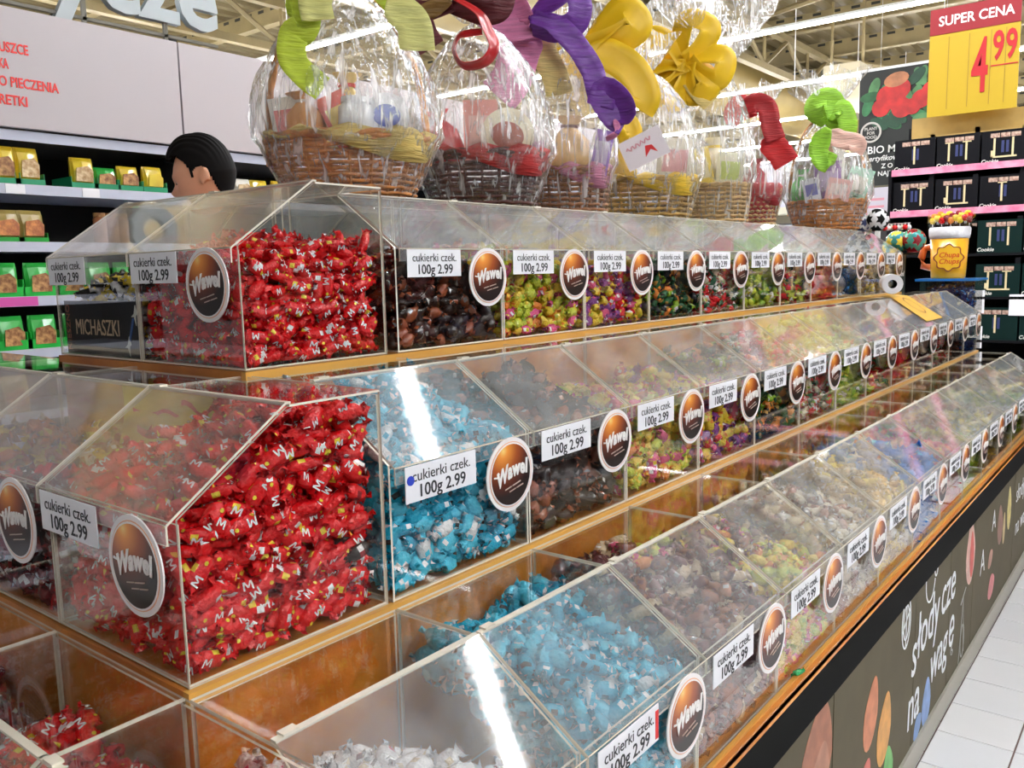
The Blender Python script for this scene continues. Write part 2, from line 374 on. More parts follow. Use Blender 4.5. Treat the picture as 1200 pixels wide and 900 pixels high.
put('chalk_sketch', strokes(sk, .006, CHALK), Matrix.Translation((.2911, 0, 0)) @ RYX, on_panel(2.0))
sk = [[(2.74, .08), (2.78, .32), (2.82, .10)], ring_line(2.79, .15, .03, .06), [(2.74, .30), (2.82, .34)]]
put('chalk_sketch', strokes(sk, .006, pm('chalk_grey', (.45, .45, .42), .6)), Matrix.Translation((.2911, 0, 0)) @ RYX, on_panel(2.8))

# ------------------------------------------------------------------ candy bins
def bin_meshes(w, tag_):
    x = w/2-.0015; t = .0035; M2 = [A_PANE, A_EDGE]; out = {}
    prof = [(0, 0), (0, HF), (S, H), (D, H), (D, 0)]
    for nme, a in (('l', -x), ('r', x-t)):
        q = MB(); q.prism(prof, 0, a, a+t, 0, 1); out['side_'+nme] = q.mesh('side_panel', M2)
    q = MB(); q.prism([(-x+t, .004), (x-t, .004), (x-t, HF-.006), (-x+t, HF-.006)], 1, .0, t, 0, 1); out['front'] = q.mesh('front_panel', [A_FRONT, A_EDGE])
    q = MB(); q.prism([(-x+t, .004), (x-t, .004), (x-t, H-.004), (-x+t, H-.004)], 1, D-t, D, 0, 1); out['back'] = q.mesh('back_panel', M2)
    q = MB(); q.prism([(-x+t, 0), (x-t, 0), (x-t, D), (-x+t, D)], 2, .0005, .0035, 0, 1); out['base'] = q.mesh('base_panel', M2)
    q = MB(); q.prism([(-x, S+.004), (x, S+.004), (x, D), (-x, D)], 2, H, H+.003, 0, 1); out['top'] = q.mesh('top_panel', M2)
    q = MB(); dy, dz = S+.012, H-HF+.010; L = math.hypot(dy, dz); ny, nz = -dz/L, dy/L
    a = (-.012, HF-.004); b = (S, H+.004)
    q.prism([a, b, (b[0]+ny*.003, b[1]+nz*.003), (a[0]+ny*.003, a[1]+nz*.003)], 0, -x, x, 1, 1)
    q.m[-6:] = [1, 1, 0, 1, 0, 1]
    q.prism([(-x, HF-.026), (x, HF-.026), (x, HF-.003), (-x, HF-.003)], 1, -.0145, -.012, 0, 1); out['lid'] = q.mesh('lid', [A_LID, A_EDGE])
    q = MB(); q.box((-x, S-.003, H+.0035), (x, S+.006, H+.0065)); q.box((-x+.01, S-.003, H+.006), (-x+.03, S+.009, H+.009)); out['hinge'] = q.mesh('hinge', A_EDGE)
    return out
BM = {W: bin_meshes(W, 'w')}
def disc_mesh(r, y0, y1, mi, mb, k=36): mb.prism([(r*math.cos(2*PI*i/k), r*math.sin(2*PI*i/k)) for i in range(k)], 1, y0, y1, mi, mi)
q = MB(); disc_mesh(.060, 0, .002, 0, q); disc_mesh(.0535, -.0006, 0, 1, q); disc_mesh(.052, -.0010, 0, 0, q); disc_mesh(.0495, -.0014, 0, 2, q)
DISC = q.mesh('logo_disc', [pm('white_sticker', (.88, .84, .84), .35), PEACH, ROUND])
WH = pm('white_script_print', (.9, .88, .86), .4)
def lt(pts, ox): return [(ox+x, y+.22*(ox+x)**2*0) for x, y in pts]
def arc(cx, cy, rx, ry, a0, a1, n=10): return [(cx+rx*math.cos(a0+(a1-a0)*i/n), cy+ry*math.sin(a0+(a1-a0)*i/n)) for i in range(n+1)]
script = [[(-1.25, .30), (-1.12, .55), (-.98, .35), (-.86, -.35), (-.72, .25), (-.58, -.35), (-.38, .62), (-.28, .75)],
          arc(-.16, -.10, .14, .24, .4, 6.6), [(0, .14), (-.02, -.30), (.06, -.30)],
          [(.12, .16), (.20, -.30), (.32, .12), (.42, -.30), (.54, .22)],
          [(.60, -.06), (.80, .04)]+arc(.71, -.06, .11, .22, .4, 5.2), [(.92, -.28), (.90, .1), (1.02, .80), (1.10, .70), (.98, -.1), (1.06, -.34), (1.18, -.22)]]
script = [[(x*.031, (y*.030+.006*math.cos(x*1.3)+.004*x)) for x, y in ln] for ln in script]
SCRIPT = text('Wawel', .0265, WH, ex=.0005, shear=.25, off=.0010, space=1.06).copy()
for v in SCRIPT.vertices:
    x_ = v.co.x; v.co.y += .0075*math.cos(min(1.5, abs(x_)*34))-.004+.05*x_; v.co.y *= 1.3
SWASH = strokes([[(-.044, .006), (-.036, .004), (-.031, .010)], [(.041, .012), (.044, .012)]], .0028, WH, 'swash')
sub = [[(-.020, -.020), (-.004, -.019)], [(-.001, -.019), (.020, -.0175)], [(-.010, -.0265), (.006, -.0255)], [(.009, -.0255), (.026, -.0245)]]
SUBL = strokes(sub, .0016, pm('faint_print', (.55, .42, .36), .5), 'small_lettering')
q = MB(); q.prism([(-.075, -.026), (.075, -.026), (.075, .026), (-.075, .026)], 1, -.0012, 0, 0, 0); CARD = q.mesh('price_card', WHITE)
LINE1 = text('cukierki czek.', .0225, INK, ex=.0002); LINE2 = text('100g 2.99', .026, INK, ex=.0002, off=.0003)
q = MB(); q.prism([(.066, -.022), (.074, -.022), (.074, .018), (.066, .018)], 1, -.0018, -.0012); REDTAB = q.mesh('red_tab', RED_INK)
def make_bin(x, y, z, facing, label, group, disc=True, card=True, xt=0, dot=None, lidless=False, first=[]):
    rz = {'front': 0, 'aisle': PI/2, 'far': -PI/2}[facing]
    root = empty('candy_bin', (x, y, z), rz)
    tag(root, label, 'candy bin', group)
    m = BM[W]
    for k, nm in (('side_l', 'side_panel'), ('side_r', 'side_panel'), ('front', 'front_panel'), ('back', 'back_panel'), ('base', 'base_panel'), ('top', 'top_panel')):
        link(nm, m[k], root)
    ld = link('lid', m['lid'], root); link('hinge', m['hinge'], ld); tag(ld, 'hazy sloping hinged lid')
    if card:
        c = link('price_card', CARD, root); c.location = (-.068+xt, -.0165, HF-.030)
        T = Matrix.Translation((0, -.0016, .010)) @ RX; put('lettering', LINE1, T, c)
        T = Matrix.Translation((0, -.0016, -.0125)) @ RX; put('lettering', LINE2, T, c)
        if dot == 'red': link('red_tab', REDTAB, c)
        if dot == 'blue':
            q = MB(); disc_mesh(.007, -.002, -.0012, 0, q); o = build(q, 'blue_dot', pm('blue_dot_ink', (.02, .05, .5), .5), c); o.location = (-.065, 0, .006)
    if disc:
        dd = link('logo_disc', DISC, root); dd.location = (.092, -.0175, HF-.060)
        dd.rotation_euler = (0, rnd.uniform(-.09, .05), 0)
        put('lettering', SCRIPT, Matrix.Translation((0, -.0022, .002)) @ RX @ Matrix.Rotation(.10, 4, 'Z'), dd); put('swash', SWASH, Matrix.Translation((0, -.0022, .002)) @ RX @ Matrix.Rotation(.10, 4, 'Z'), dd)
        put('small_lettering', SUBL, Matrix.Translation((0, -.0022, 0)) @ RX @ Matrix.Rotation(.10, 4, 'Z'), dd)
    return root

# ------------------------------------------------------------------ sweets
def candy_geo(L, r, fl, kk, seed, rings, tail=1.0, M_=False, spotty=0, band=False):
    rs = random.Random(seed); mb = MB(); vs = []; n = len(rings)
    for i, (t, ry, rz) in enumerate(rings):
        tw = t*1.2; 
        for j in range(kk):
            a = 2*PI*j/kk; ca, sa = math.cos(a), math.sin(a)
            jit = 1+(rs.uniform(-.16, .16) if abs(t) > .34 else rs.uniform(-.07, .07))
            end = abs(t) > .36
            y = r*ry*math.copysign(abs(ca)**.75, ca)*jit; z = r*rz*fl*math.copysign(abs(sa)**.75, sa)*jit
            if end: z += r*.35*math.sin(3.1*j+i+seed)*tail; 
            x = t*L+(rs.uniform(-.05, .05)*L if end else 0)
            if abs(t) > .25: y, z = y*math.cos(tw*2)-z*math.sin(tw*2), y*math.sin(tw*2)+z*math.cos(tw*2)
            vs.append((x, y, z))
    fs = []; ms = []
    for i in range(n-1):
        for j in range(kk):
            fs.append((i*kk+j, i*kk+(j+1) % kk, (i+1)*kk+(j+1) % kk, (i+1)*kk+j))
            t = (rings[i][0]+rings[i+1][0])/2; mi = 0
            if band and abs(t) < .11 and (j % 4) < 2: mi = 1
            elif rs.random() < spotty: mi = rs.choice((1, 2))
            ms.append(mi)
    mb.add(vs, fs, ms)
    if M_:      # the white letter and yellow nut on the wrapper, top and bottom
        for sg in (1, -1):
            for px in ((-.012,) if seed % 2 else (.006,)):
                h = .0068; wq = .0011; z = sg*(r*fl*1.13)
                for (x0, y0, x1, y1) in ((-.0054, -h, -.0046, h), (-.0040, h, 0, -h*.5), (0, -h*.5, .0040, h), (.0046, h, .0054, -h)):
                    mb.add([(px+x0-wq, y0*.8, z), (px+x0+wq, y0*.8, z), (px+x1+wq, y1*.8, z), (px+x1-wq, y1*.8, z)], [(0, 1, 2, 3)], 1)
            cx = .010 if seed % 2 else -.012
            mb.add([(cx+.003*math.cos(PI*i/3), .003+.0028*math.sin(PI*i/3), sg*r*fl*1.12) for i in range(6)], [tuple(range(6))], 2)
    return mb
R_HI = [(-.5, 1.0, .34), (-.43, .72, .26), (-.365, .30, .30), (-.325, .66, .62), (-.25, 1, .98), (-.09, 1.08, 1.08), (.09, 1.08, 1.08), (.25, 1, .98), (.325, .66, .62), (.365, .30, .30), (.43, .72, .26), (.5, 1.0, .34)]
R_LO = [(-.48, .8, .3), (-.37, .32, .32), (-.27, .98, .98), (0, 1.1, 1.1), (.27, .98, .98), (.37, .32, .32), (.48, .8, .3)]
R_XL = [(-.5, 1.15, .4), (-.30, .35, .35), (-.1, 1.1, 1.1), (.15, 1.1, 1.1), (.32, .35, .35), (.5, 1.1, .4)]
R_OV = [(-.5, .9, .2), (-.40, .35, .2), (-.33, .6, .6), (-.2, .95, .95), (0, 1.08, 1.08), (.2, .95, .95), (.33, .6, .6), (.40, .35, .2), (.5, .9, .2)]
R_OVL = [(-.45, .5, .2), (-.33, .6, .6), (-.1, 1.05, 1.05), (.15, 1.05, 1.05), (.35, .6, .6), (.45, .5, .2)]
def cm(name, c, rough=.26, metal=.0, **k): return pm('wrapper_'+name, c, rough, metal=metal, coat=.35 if rough > .2 else .8, spec=.5, bump=.55 if rough > .2 else .25, bscale=170, **k)
C_WH = cm('white', (.88, .86, .88)); C_YE = cm('yellow', (.86, .62, .04)); C_RD = cm('red', (.80, .004, .008)); C_DR = cm('dark_red', (.26, .004, .008))
C_TE = cm('teal', (.0, .40, .62)); C_TL = cm('light_teal', (.08, .62, .86)); C_BR = cm('dark_brown', (.025, .009, .006), .12); C_TF = cm('toffee', (.30, .075, .03), .14)
C_BK = cm('black', (.012, .01, .012)); C_GN = cm('green', (.30, .52, .03)); C_DG = cm('dark_green', (.02, .12, .04)); C_PK = cm('pink', (.80, .09, .25)); C_OR = cm('orange', (.85, .26, .03))
C_PU = cm('purple', (.25, .05, .28)); C_GD = cm('gold', (.72, .42, .10), .25, .5); C_LG = cm('lime', (.62, .68, .05)); C_NV = cm('navy', (.015, .03, .16)); C_BL = cm('blue', (.05, .25, .75))
C_MT = cm('mint_green', (.02, .35, .10)); C_CR = cm('cream', (.80, .68, .50)); C_SI = cm('silver', (.62, .60, .60), .2, .6); C_PP = cm('mauve', (.15, .035, .045), .2); C_BE = cm('beige', (.62, .46, .30))
# kind: name, [(mats, weight)], L, r, flatness, ring style, letter, spot share, band
KIND = {
 'red': ('red_candy', [([C_RD, C_WH, C_YE], 5), ([C_RD, C_DR, C_WH], 1)], .054, .0105, .72, 0, True, .03, False),
 'darkred': ('dark_red_candy', [([C_DR, C_WH, C_TF], 3), ([C_RD, C_DR, C_WH], 1), ([C_BR, C_DR, C_WH], 1)], .05, .0105, .75, 0, False, .08, True),
 'teal': ('teal_candy', [([C_TE, C_WH, C_BK], 3), ([C_TL, C_WH, C_TE], 3), ([C_WH, C_TL, C_TE], .7)], .05, .0115, .75, 0, False, .13, False),
 'brown': ('brown_candy', [([C_BR, C_TF, C_SI], 3), ([C_TF, C_BR, C_SI], 1.2)], .046, .0125, .85, 1, False, .06, False),
 'fruit': ('fruit_candy', [([C_LG, C_YE, C_GN], 3), ([C_YE, C_LG, C_OR], 3), ([C_PK, C_YE, C_WH], 2), ([C_OR, C_YE, C_RD], 1.5)], .046, .0105, .85, 0, False, .12, False),
 'berry': ('berry_candy', [([C_YE, C_LG, C_OR], 3), ([C_PU, C_PK, C_WH], 2), ([C_RD, C_YE, C_WH], 1), ([C_PK, C_WH, C_PU], 1)], .046, .0105, .85, 0, False, .12, False),
 'forest': ('forest_candy', [([C_DG, C_GD, C_BK], 3), ([C_BK, C_GD, C_DG], 2), ([C_OR, C_DG, C_RD], 1.2), ([C_GN, C_WH, C_DG], .6)], .046, .0105, .8, 0, False, .12, True),
 'redgreen': ('red_green_candy', [([C_RD, C_WH, C_GN], 2), ([C_DG, C_WH, C_RD], 2), ([C_CR, C_GN, C_RD], 1.2), ([C_DR, C_WH, C_GD], 1)], .046, .0105, .8, 0, False, .14, False),
 'lime': ('lime_candy', [([C_LG, C_WH, C_GN], 4), ([C_GN, C_YE, C_WH], 2), ([C_CR, C_LG, C_YE], 1)], .048, .0105, .8, 0, False, .1, False),
 'mixed': ('mixed_candy', [([C_RD, C_WH, C_YE], 1.5), ([C_GD, C_BR, C_WH], 2), ([C_LG, C_WH, C_GN], 1.5), ([C_DG, C_WH, C_GD], 1)], .048, .0105, .8, 0, False, .1, False),
 'orangered': ('orange_red_candy', [([C_RD, C_OR, C_WH], 3), ([C_OR, C_YE, C_RD], 3)], .048, .0105, .8, 0, False, .1, False),
 'navy': ('navy_candy', [([C_NV, C_SI, C_BL], 4), ([C_BK, C_SI, C_NV], 1)], .048, .0105, .8, 0, False, .14, False),
 'gold': ('gold_candy', [([C_GD, C_CR, C_WH], 3), ([C_YE, C_GD, C_WH], 2), ([C_CR, C_GD, C_WH], 1)], .048, .0105, .8, 0, False, .1, False),
 'beige': ('beige_candy', [([C_BE, C_WH, C_TF], 3), ([C_SI, C_WH, C_PP], 1), ([C_CR, C_BE, C_WH], 2), ([C_TF, C_BE, C_WH], 1)], .048, .0105, .8, 0, False, .1, False),
 'mauve': ('mauve_candy', [([C_PP, C_SI, C_TF], 3), ([C_BE, C_PP, C_WH], 1), ([C_TF, C_PP, C_SI], 1.2)], .05, .0115, .8, 0, False, .08, False),
 'white': ('white_candy', [([C_WH, C_CR, C_PP], 4), ([C_WH, C_SI, C_PK], 1)], .050, .0115, .8, 0, False, .05, False),
 'blue': ('blue_candy', [([C_BL, C_WH, C_TL], 4), ([C_WH, C_BL, C_TL], .8)], .05, .0115, .8, 0, False, .08, False),
 'orange': ('orange_candy', [([C_OR, C_GD, C_WH], 3), ([C_GD, C_OR, C_WH], 2), ([C_YE, C_OR, C_WH], 1)], .048, .0105, .8, 0, False, .08, False),
 'blackwhite': ('black_white_candy', [([C_BK, C_WH, C_YE], 3), ([C_WH, C_BK, C_YE], 2), ([C_YE, C_BK, C_WH], 1)], .05, .0115, .8, 0, False, .2, False),
}
HI = {}; LO = {}; XL_ = {}; HG = {}
for k, (nm, ms, L, r, fl_, st_, M_, sp, bd) in KIND.items():
    his = []; los = []; xls = []; hgs = []
    for mi, (mats, wt) in enumerate(ms):
        for v in range(3):
            g = candy_geo(L, r, fl_, 8, 10*mi+v+1, R_OV if st_ else R_HI, M_=M_ and mi == 0, spotty=sp, band=bd)
            his.append((g.mesh(nm, mats, True), wt)); hgs.append((np.array(g.v), g.f, np.array(g.m), mi, wt))
        for v in range(2):
            g = candy_geo(L, r*1.05, fl_, 6, 10*mi+v+1, R_OVL if st_ else R_LO, spotty=sp*1.6, band=bd)
            los.append((np.array(g.v), g.f, np.array(g.m), mi, wt))
            g = candy_geo(L*1.15, r*1.25, fl_, 4, 10*mi+v+1, R_XL, spotty=sp*1.6, band=bd)
            xls.append((np.array(g.v), g.f, np.array(g.m), mi, wt))
    HI[k] = his; LO[k] = los; XL_[k] = xls; HG[k] = hgs
def pick(lst): 
    t = rnd.random()*sum(e[-1] for e in lst)
    for e in lst:
        t -= e[-1]
        if t <= 0: return e
    return lst[-1]
def bin_matrix(root): return Matrix.Translation(root.location) @ Matrix.Rotation(root.rotation_euler.z, 4, 'Z')
REQ = []        # every sweet asked for: (distance, kind, matrix, bin id, first layer)
HEAPS = {}
def fill(root, kinds, hf, hb, where, side=None, left=.0, right=.0, bump=.02, coarse=False, indiv=True, vmin=0, vmax=1, umin=-1, umax=1):
    """heap of wrapped sweets in a bin: hf, hb = fill height in front and at the back (share of the wall), side = 'l'/'r' wall seen;
    left/right raise or lower that side"""
    T = bin_matrix(root); bid = len(HEAPS); HEAPS[bid] = dict(root=root, where=where, items=[], coarse=coarse)
    sx, sy, sz = (.0290, .0245, .0190) if not coarse else (.036, .031, .0245)
    ph = [rnd.uniform(0, 6) for _ in range(4)]
    far = 1.7 if ('lower tier corner' in where or 'under the red' in where or 'second end' in where) else 1
    x = W/2-.006
    def h(u, v):
        b = hf+(hb-hf)*min(1, v*1.25)
        b += bump/H*(math.sin(u*2.4+ph[0])*math.cos(v*4+ph[1])+.6*math.sin(u*5+ph[2]+3*v))
        b += left*max(0, -u)+right*max(0, u)
        cap = (HF+(H-HF)*min(1, v*D/S))-.014
        return min(b*H, cap)
    nz = int(H/sz)+1; nx = int(2*x/sx); ny = int((D-.02)/sy)
    for iz in range(nz):
        for ix in range(nx+1):
            for iy in range(ny+1):
                u = -1+2*(ix+.5*(iz % 2))/nx; v = (iy+.5*((iz+ix) % 2))/ny
                if u > 1.02 or v > 1.02 or v < vmin or v > vmax or u < umin or u > umax: continue
                px = u*(x-.012)+nr.uniform(-.3, .3)*sx; py = .014+v*(D-.034)+nr.uniform(-.3, .3)*sy; pz = .013+iz*sz+nr.uniform(-.25, .25)*sz
                top = h(px/x, py/D)
                if pz > top: continue
                dt = top-pz; df = py-.012; dl = px+x-.010; dr = x-.010-px
                ds = min(df, dt); 
                if side and 'r' in side: ds = min(ds, dr)
                if side and 'l' in side: ds = min(ds, dl)
                lim = 2.3*sy if not coarse else 1.6*sy
                if ds > lim: continue
                fr = nr.uniform(0, 1)
                az = nr.uniform(0, PI); el = nr.normal(0, .42)
                if df < .016: az = nr.normal(0, .5); el = nr.normal(0, .6)
                elif side and 'r' in side and dr < .016: az = PI/2+nr.normal(0, .4); el = nr.normal(0, .6)
                elif side and 'l' in side and dl < .016: az = PI/2+nr.normal(0, .4); el = nr.normal(0, .6)
                ex = (abs(math.cos(az)*math.cos(el))*.026+.008, abs(math.sin(az)*math.cos(el))*.026+.008, abs(math.sin(el))*.026+.007)
                px = min(max(px, -x+ex[0]), x-ex[0]); py = min(max(py, .004+ex[1]), D-.006-ex[1]); pz = max(pz, ex[2]+.003)
                if rnd.random() < .5: az += PI
                roll = nr.choice([0, PI])+nr.normal(0, .5)
                if df < .016 or (side and min(dr if 'r' in side else 9, dl if 'l' in side else 9) < .016): roll += PI/2
                Rm = Matrix.Rotation(az, 4, 'Z') @ Matrix.Rotation(el, 4, 'Y') @ Matrix.Rotation(roll, 4, 'X')
                mt = T @ Matrix.Translation((px, py, pz)) @ Rm
                kd = kinds if isinstance(kinds, str) else kinds(px/x, py/D, rnd)
                first = ds < 1.15*sy
                zone = '%s %s %s' % (('low', 'mid height', 'high')[min(2, int(3*pz/(H*.8)))], ('left', 'middle', 'right')[min(2, int(1.5*(px/x+1)))], 'against front pane' if df <= min(dt, dr if side and 'r' in side else 9) else ('against right pane' if side and 'r' in side and dr < dt else 'on top'))
                REQ.append([(mt.translation-CAM).length*far*(1 if first else 9), kd, mt, bid, first and indiv and not coarse, zone])

UP_D = {}
def ordi(i): return ['first', 'second', 'third', 'fourth', 'fifth', 'sixth', 'seventh', 'eighth', 'ninth', 'tenth', 'eleventh', 'twelfth', 'thirteenth', 'fourteenth'][i]
NAME = {'red': 'red', 'darkred': 'dark red', 'teal': 'teal', 'brown': 'dark brown', 'fruit': 'yellow and pink', 'berry': 'yellow and purple', 'forest': 'dark green and gold', 'redgreen': 'red and green',
        'lime': 'lime green', 'mixed': 'red, gold and green', 'orangered': 'orange red', 'navy': 'navy blue', 'gold': 'gold', 'beige': 'beige', 'mauve': 'mauve brown', 'white': 'white', 'blue': 'bright blue', 'orange': 'orange', 'blackwhite': 'black and white'}
def lab(kind, tier, i): return 'lidded bin of %s sweets, %s along the %s tier' % (NAME[kind], ordi(i), tier)
# upper tier, aisle side
upper = [('brown', .50, .62), ('fruit', .52, .62), ('berry', .52, .62), ('forest', .5, .6), ('redgreen', .5, .6), ('lime', .5, .55), ('mixed', .45, .6), ('orangered', .45, .5), ('navy', .42, .5), ('gold', .4, .5), ('beige', .45, .5)]
for i, (k, a, b_) in enumerate(upper):
    y = .6426+W*(i+.5)
    r = make_bin(-A2, y, ZU, 'aisle', lab(k, 'upper', i), 'bins of the upper tier')
    fill(r, k, a, b_, 'upper tier %s bin from the near corner' % ordi(i), side='l' if i == 0 else None, coarse=i > 4)
# upper tier, hidden side (only seen through the clear bins)
for i, k in enumerate(['brown', 'brown', 'redgreen', 'gold', 'lime', 'mauve', 'darkred', 'fruit', 'navy', 'gold', 'beige']):
    y = .6426+W*(i+.5)
    r = make_bin(XL+A2, y, ZU, 'far', 'bin of %s sweets, back to back with %s bin of upper tier' % (NAME[k], ordi(i)), 'bins on the far side of the upper tier', disc=False, card=False)
    fill(r, k, .5, .68, 'upper tier %s bin on the far side' % ordi(i), coarse=True)
# upper tier, near end
r = make_bin(-A2-.16, A2, ZU, 'front', 'clear lidded corner bin of red lettered sweets on the upper tier', 'bins on the near end of the upper tier')
fill(r, 'red', .60, .68, 'upper tier corner bin', side='r')
r_mich = make_bin(-A2-.48, A2, ZU, 'front', 'nearly empty clear bin with black name board on the upper tier', 'bins on the near end of the upper tier', disc=False)
fill(r_mich, 'blackwhite', .50, .52, 'upper tier name board bin', vmax=.5, vmin=.10)
# middle tier, aisle side
middle = [('teal', .66, .95), ('brown', .60, .85), ('fruit', .55, .55), ('berry', .55, .6), ('forest', .58, .75), ('redgreen', .6, .8), ('lime', .6, .8), ('mixed', .5, .85), ('orangered', .5, .5), ('mauve', .5, .5), ('redgreen', .5, .6), ('brown', .5, .6), ('navy', .5, .6)]
for i, (k, a, b_) in enumerate(middle):
    y = .3136+W*(i+.5)
    r = make_bin(0, y, ZM, 'aisle', lab(k, 'middle', i), 'bins of the middle tier', dot='blue' if i == 0 else None)
    fill(r, k, a, b_, 'middle tier %s bin from the near corner' % ordi(i), coarse=i > 5, side='l' if i == 0 else None)
# middle tier, near end
r = make_bin(-.16, 0, ZM, 'front', 'clear lidded corner bin heaped with red lettered sweets on the middle tier', 'bins on the near end of the middle tier')
fill(r, lambda u, v, g: 'darkred' if v > .86 and g.random() < .5 else 'red', .57, .97, 'middle tier corner bin', side='r')
r_yel = make_bin(-.48, 0, ZM, 'front', 'clear lidded bin of dark red and gold sweets with yellow leaflet, beside the corner bin', 'bins on the near end of the middle tier', dot='red')
fill(r_yel, lambda u, v, g: 'gold' if v > .25 else 'darkred', .60, .50, 'middle tier leaflet bin')
r = make_bin(-.80, 0, ZM, 'front', 'clear lidded bin of orange sweets, third from the corner on the middle tier end', 'bins on the near end of the middle tier')
fill(r, 'orange', .50, .6, 'middle tier third end bin', coarse=True)
r = make_bin(-1.12, 0, ZM, 'front', 'clear lidded bin of beige sweets, fourth from the corner on the middle tier end', 'bins on the near end of the middle tier')
fill(r, 'beige', .40, .5, 'middle tier fourth end bin', coarse=True)
# lower tier, aisle side
lower = [('white', .50, .50), ('teal', .62, .86), ('mauve', .66, .84), ('pinkmix', .55, .70), ('beige', .60, .80), ('gold', .60, .85), ('blue', .62, .8), ('orangered', .62, .7), ('lime', .6, .6), ('gold', .6, .6), ('beige', .6, .6), ('lime', .6, .6), ('gold', .6, .6), ('orange', .6, .7)]
for i, (k, a, b_) in enumerate(lower):
    y = (D/2+.003) if i == 0 else .3136+W*(i-.5)
    y = .1536 if i == 0 else y
    kn = 'mauve' if k == 'pinkmix' else k
    r = make_bin(A1, y, ZL, 'aisle', lab(kn, 'lower', i), 'bins of the lower tier', dot='red' if i in (1,) else None)
    if k == 'pinkmix': fill(r, lambda u, v, g: 'fruit' if v < .35 else ('mauve' if g.random() < .6 else 'fruit'), a, b_, 'lower tier fourth bin from the near corner')
    elif i == 0: fill(r, 'white', .80, .55, 'lower tier first bin from the near corner', vmax=.9, umax=.55, left=.30, right=-.5, side='l')
    elif i == 2: fill(r, lambda u, v, g: 'fruit' if (u > .2 and v > .6 and g.random() < .5) else 'mauve', a, b_, 'lower tier third bin from the near corner')
    else: fill(r, k, a, b_, 'lower tier %s bin from the near corner' % ordi(i), coarse=i > 5)
# lower tier, near end
r = make_bin(.16, -.0, ZL, 'front', 'almost empty clear corner bin on the lower tier', 'bins on the near end of the lower tier')
r.location = (A1-.16, -A1, ZL)
fill(r, 'red', .40, .02, 'lower tier corner bin', vmax=.5)
r = make_bin(-.16, -A1, ZL, 'front', 'clear lidded bin of red sweets below the red corner bin', 'bins on the near end of the lower tier')
r.location = (-.16, -A1, ZL)
fill(r, 'red', .55, .72, 'lower tier bin under the red corner', side='r', right=-.12)
r = make_bin(-.48, -A1, ZL, 'front', 'clear lidded bin of dark red sweets at the lower tier end', 'bins on the near end of the lower tier')
fill(r, 'darkred', .55, .6, 'lower tier second end bin')

# the 300 nearest sweets of every kind are objects of their own, the rest of each heap is stuff
REQ.sort(key=lambda q: q[0])
CAPS = {'red': 300, 'teal': 300, 'brown': 260, 'fruit': 260, 'white': 160, 'mauve': 220, 'berry': 160, 'darkred': 160, 'beige': 120, 'gold': 140, 'blackwhite': 40, 'forest': 140, 'redgreen': 140, 'lime': 60, 'orange': 40}
cnt = {}
for dist, kd, mt, bid, ok, zone in REQ:
    if ok and cnt.get(kd, 0) < CAPS.get(kd, 60):
        cnt[kd] = cnt.get(kd, 0)+1
        o = bpy.data.objects.new(KIND[kd][0], pick(HI[kd])[0]); o.matrix_world = mt; COL.objects.link(o)
        wh = HEAPS[bid]['where']
        ws = wh.replace(' from the near corner', ''); tag(o, '%s sweet %s, %s' % (NAME[kd], zone, ws), 'sweet', '%s sweets %s in the %s' % (NAME[kd], zone, ws))
    else: HEAPS[bid]['items'].append((kd, mt, ok))
for bid, hp in HEAPS.items():
    if not hp['items']: continue
    mats = []; V = []; Fc = []; MI = []; off = 0
    for kd, mt, fst in hp['items']:
        near = fst and (mt.translation-CAM).length < 2.3
        v, f, mi, ms, wt = pick((XL_ if hp['coarse'] else (HG if near else LO))[kd])
        ml = KIND[kd][1][ms][0]; idx = []
        for m_ in ml:
            if m_ not in mats: mats.append(m_)
            idx.append(mats.index(m_))
        A = np.array(mt); V.append(v @ A[:3, :3].T+A[:3, 3]); Fc += [tuple(off+q for q in p) for p in f]; MI += [idx[q] for q in mi]; off += len(v)
    me = bpy.data.meshes.new('sweets'); me.from_pydata(np.concatenate(V).tolist(), [], Fc)
    for m_ in mats: me.materials.append(m_)
    me.polygons.foreach_set('material_index', MI); me.polygons.foreach_set('use_smooth', [True]*len(MI))
    o = bpy.data.objects.new('sweets', me); COL.objects.link(o)
    kk = NAME[hp['items'][0][0]]
    tag(o, '%s sweets filling the %s' % (kk, hp['where']), 'sweets', kind='stuff')

# leaflet and name board inside two bins
nb = tag(empty('name_board', (-A2-.48, A2+.010, ZU+.004)), 'black name board reading MICHASZKI inside the upper tier end bin', 'sign')
q = MB(); q.box((-.150, 0, 0), (.150, .004, .105)); build(q, 'board', pm('black_card', (.008, .007, .010), .35), nb)
CREAM = pm('cream_print', (.80, .62, .45), .5)
put('lettering', text('MICHASZKI', .040, CREAM, ex=.0003), Matrix.Translation((-.018, -.0008, .052)) @ RX @ Matrix.Diagonal((.86, 1.1, 1, 1)), nb)
put('lettering', text('NIESZNO', .022, pm('brown_print', (.40, .16, .10), .5), ex=.0003), Matrix.Translation((-.135, -.0008, .052)) @ RX @ Matrix.Rotation(PI/2, 4, 'Z'), nb)
q = MB()
for (cx, cz, s_) in ((.128, .080, 1), (.098, .022, 1)):
    q.prism([(cx-.012, cz-.004), (cx-.002, cz+.002), (cx+.004, cz+.018), (cx+.010, cz+.002), (cx+.004, cz-.002), (cx+.004, cz-.020), (cx-.002, cz-.004)], 1, -.0012, 0)
build(q, 'printed_bow', pm('white_print', (.85, .88, .82), .5), nb)
q = MB(); q.prism([(.100, .030), (.106, .030), (.126, .074), (.119, .074)], 1, -.001, 0); build(q, 'printed_band', pm('blue_print', (.08, .18, .5), .4), nb)
le = tag(empty('leaflet', (-.48, .235, ZM+.09)), 'yellow leaflet with red lettering standing inside the middle tier end bin', 'leaflet')
q = MB(); vs = []; n = 9
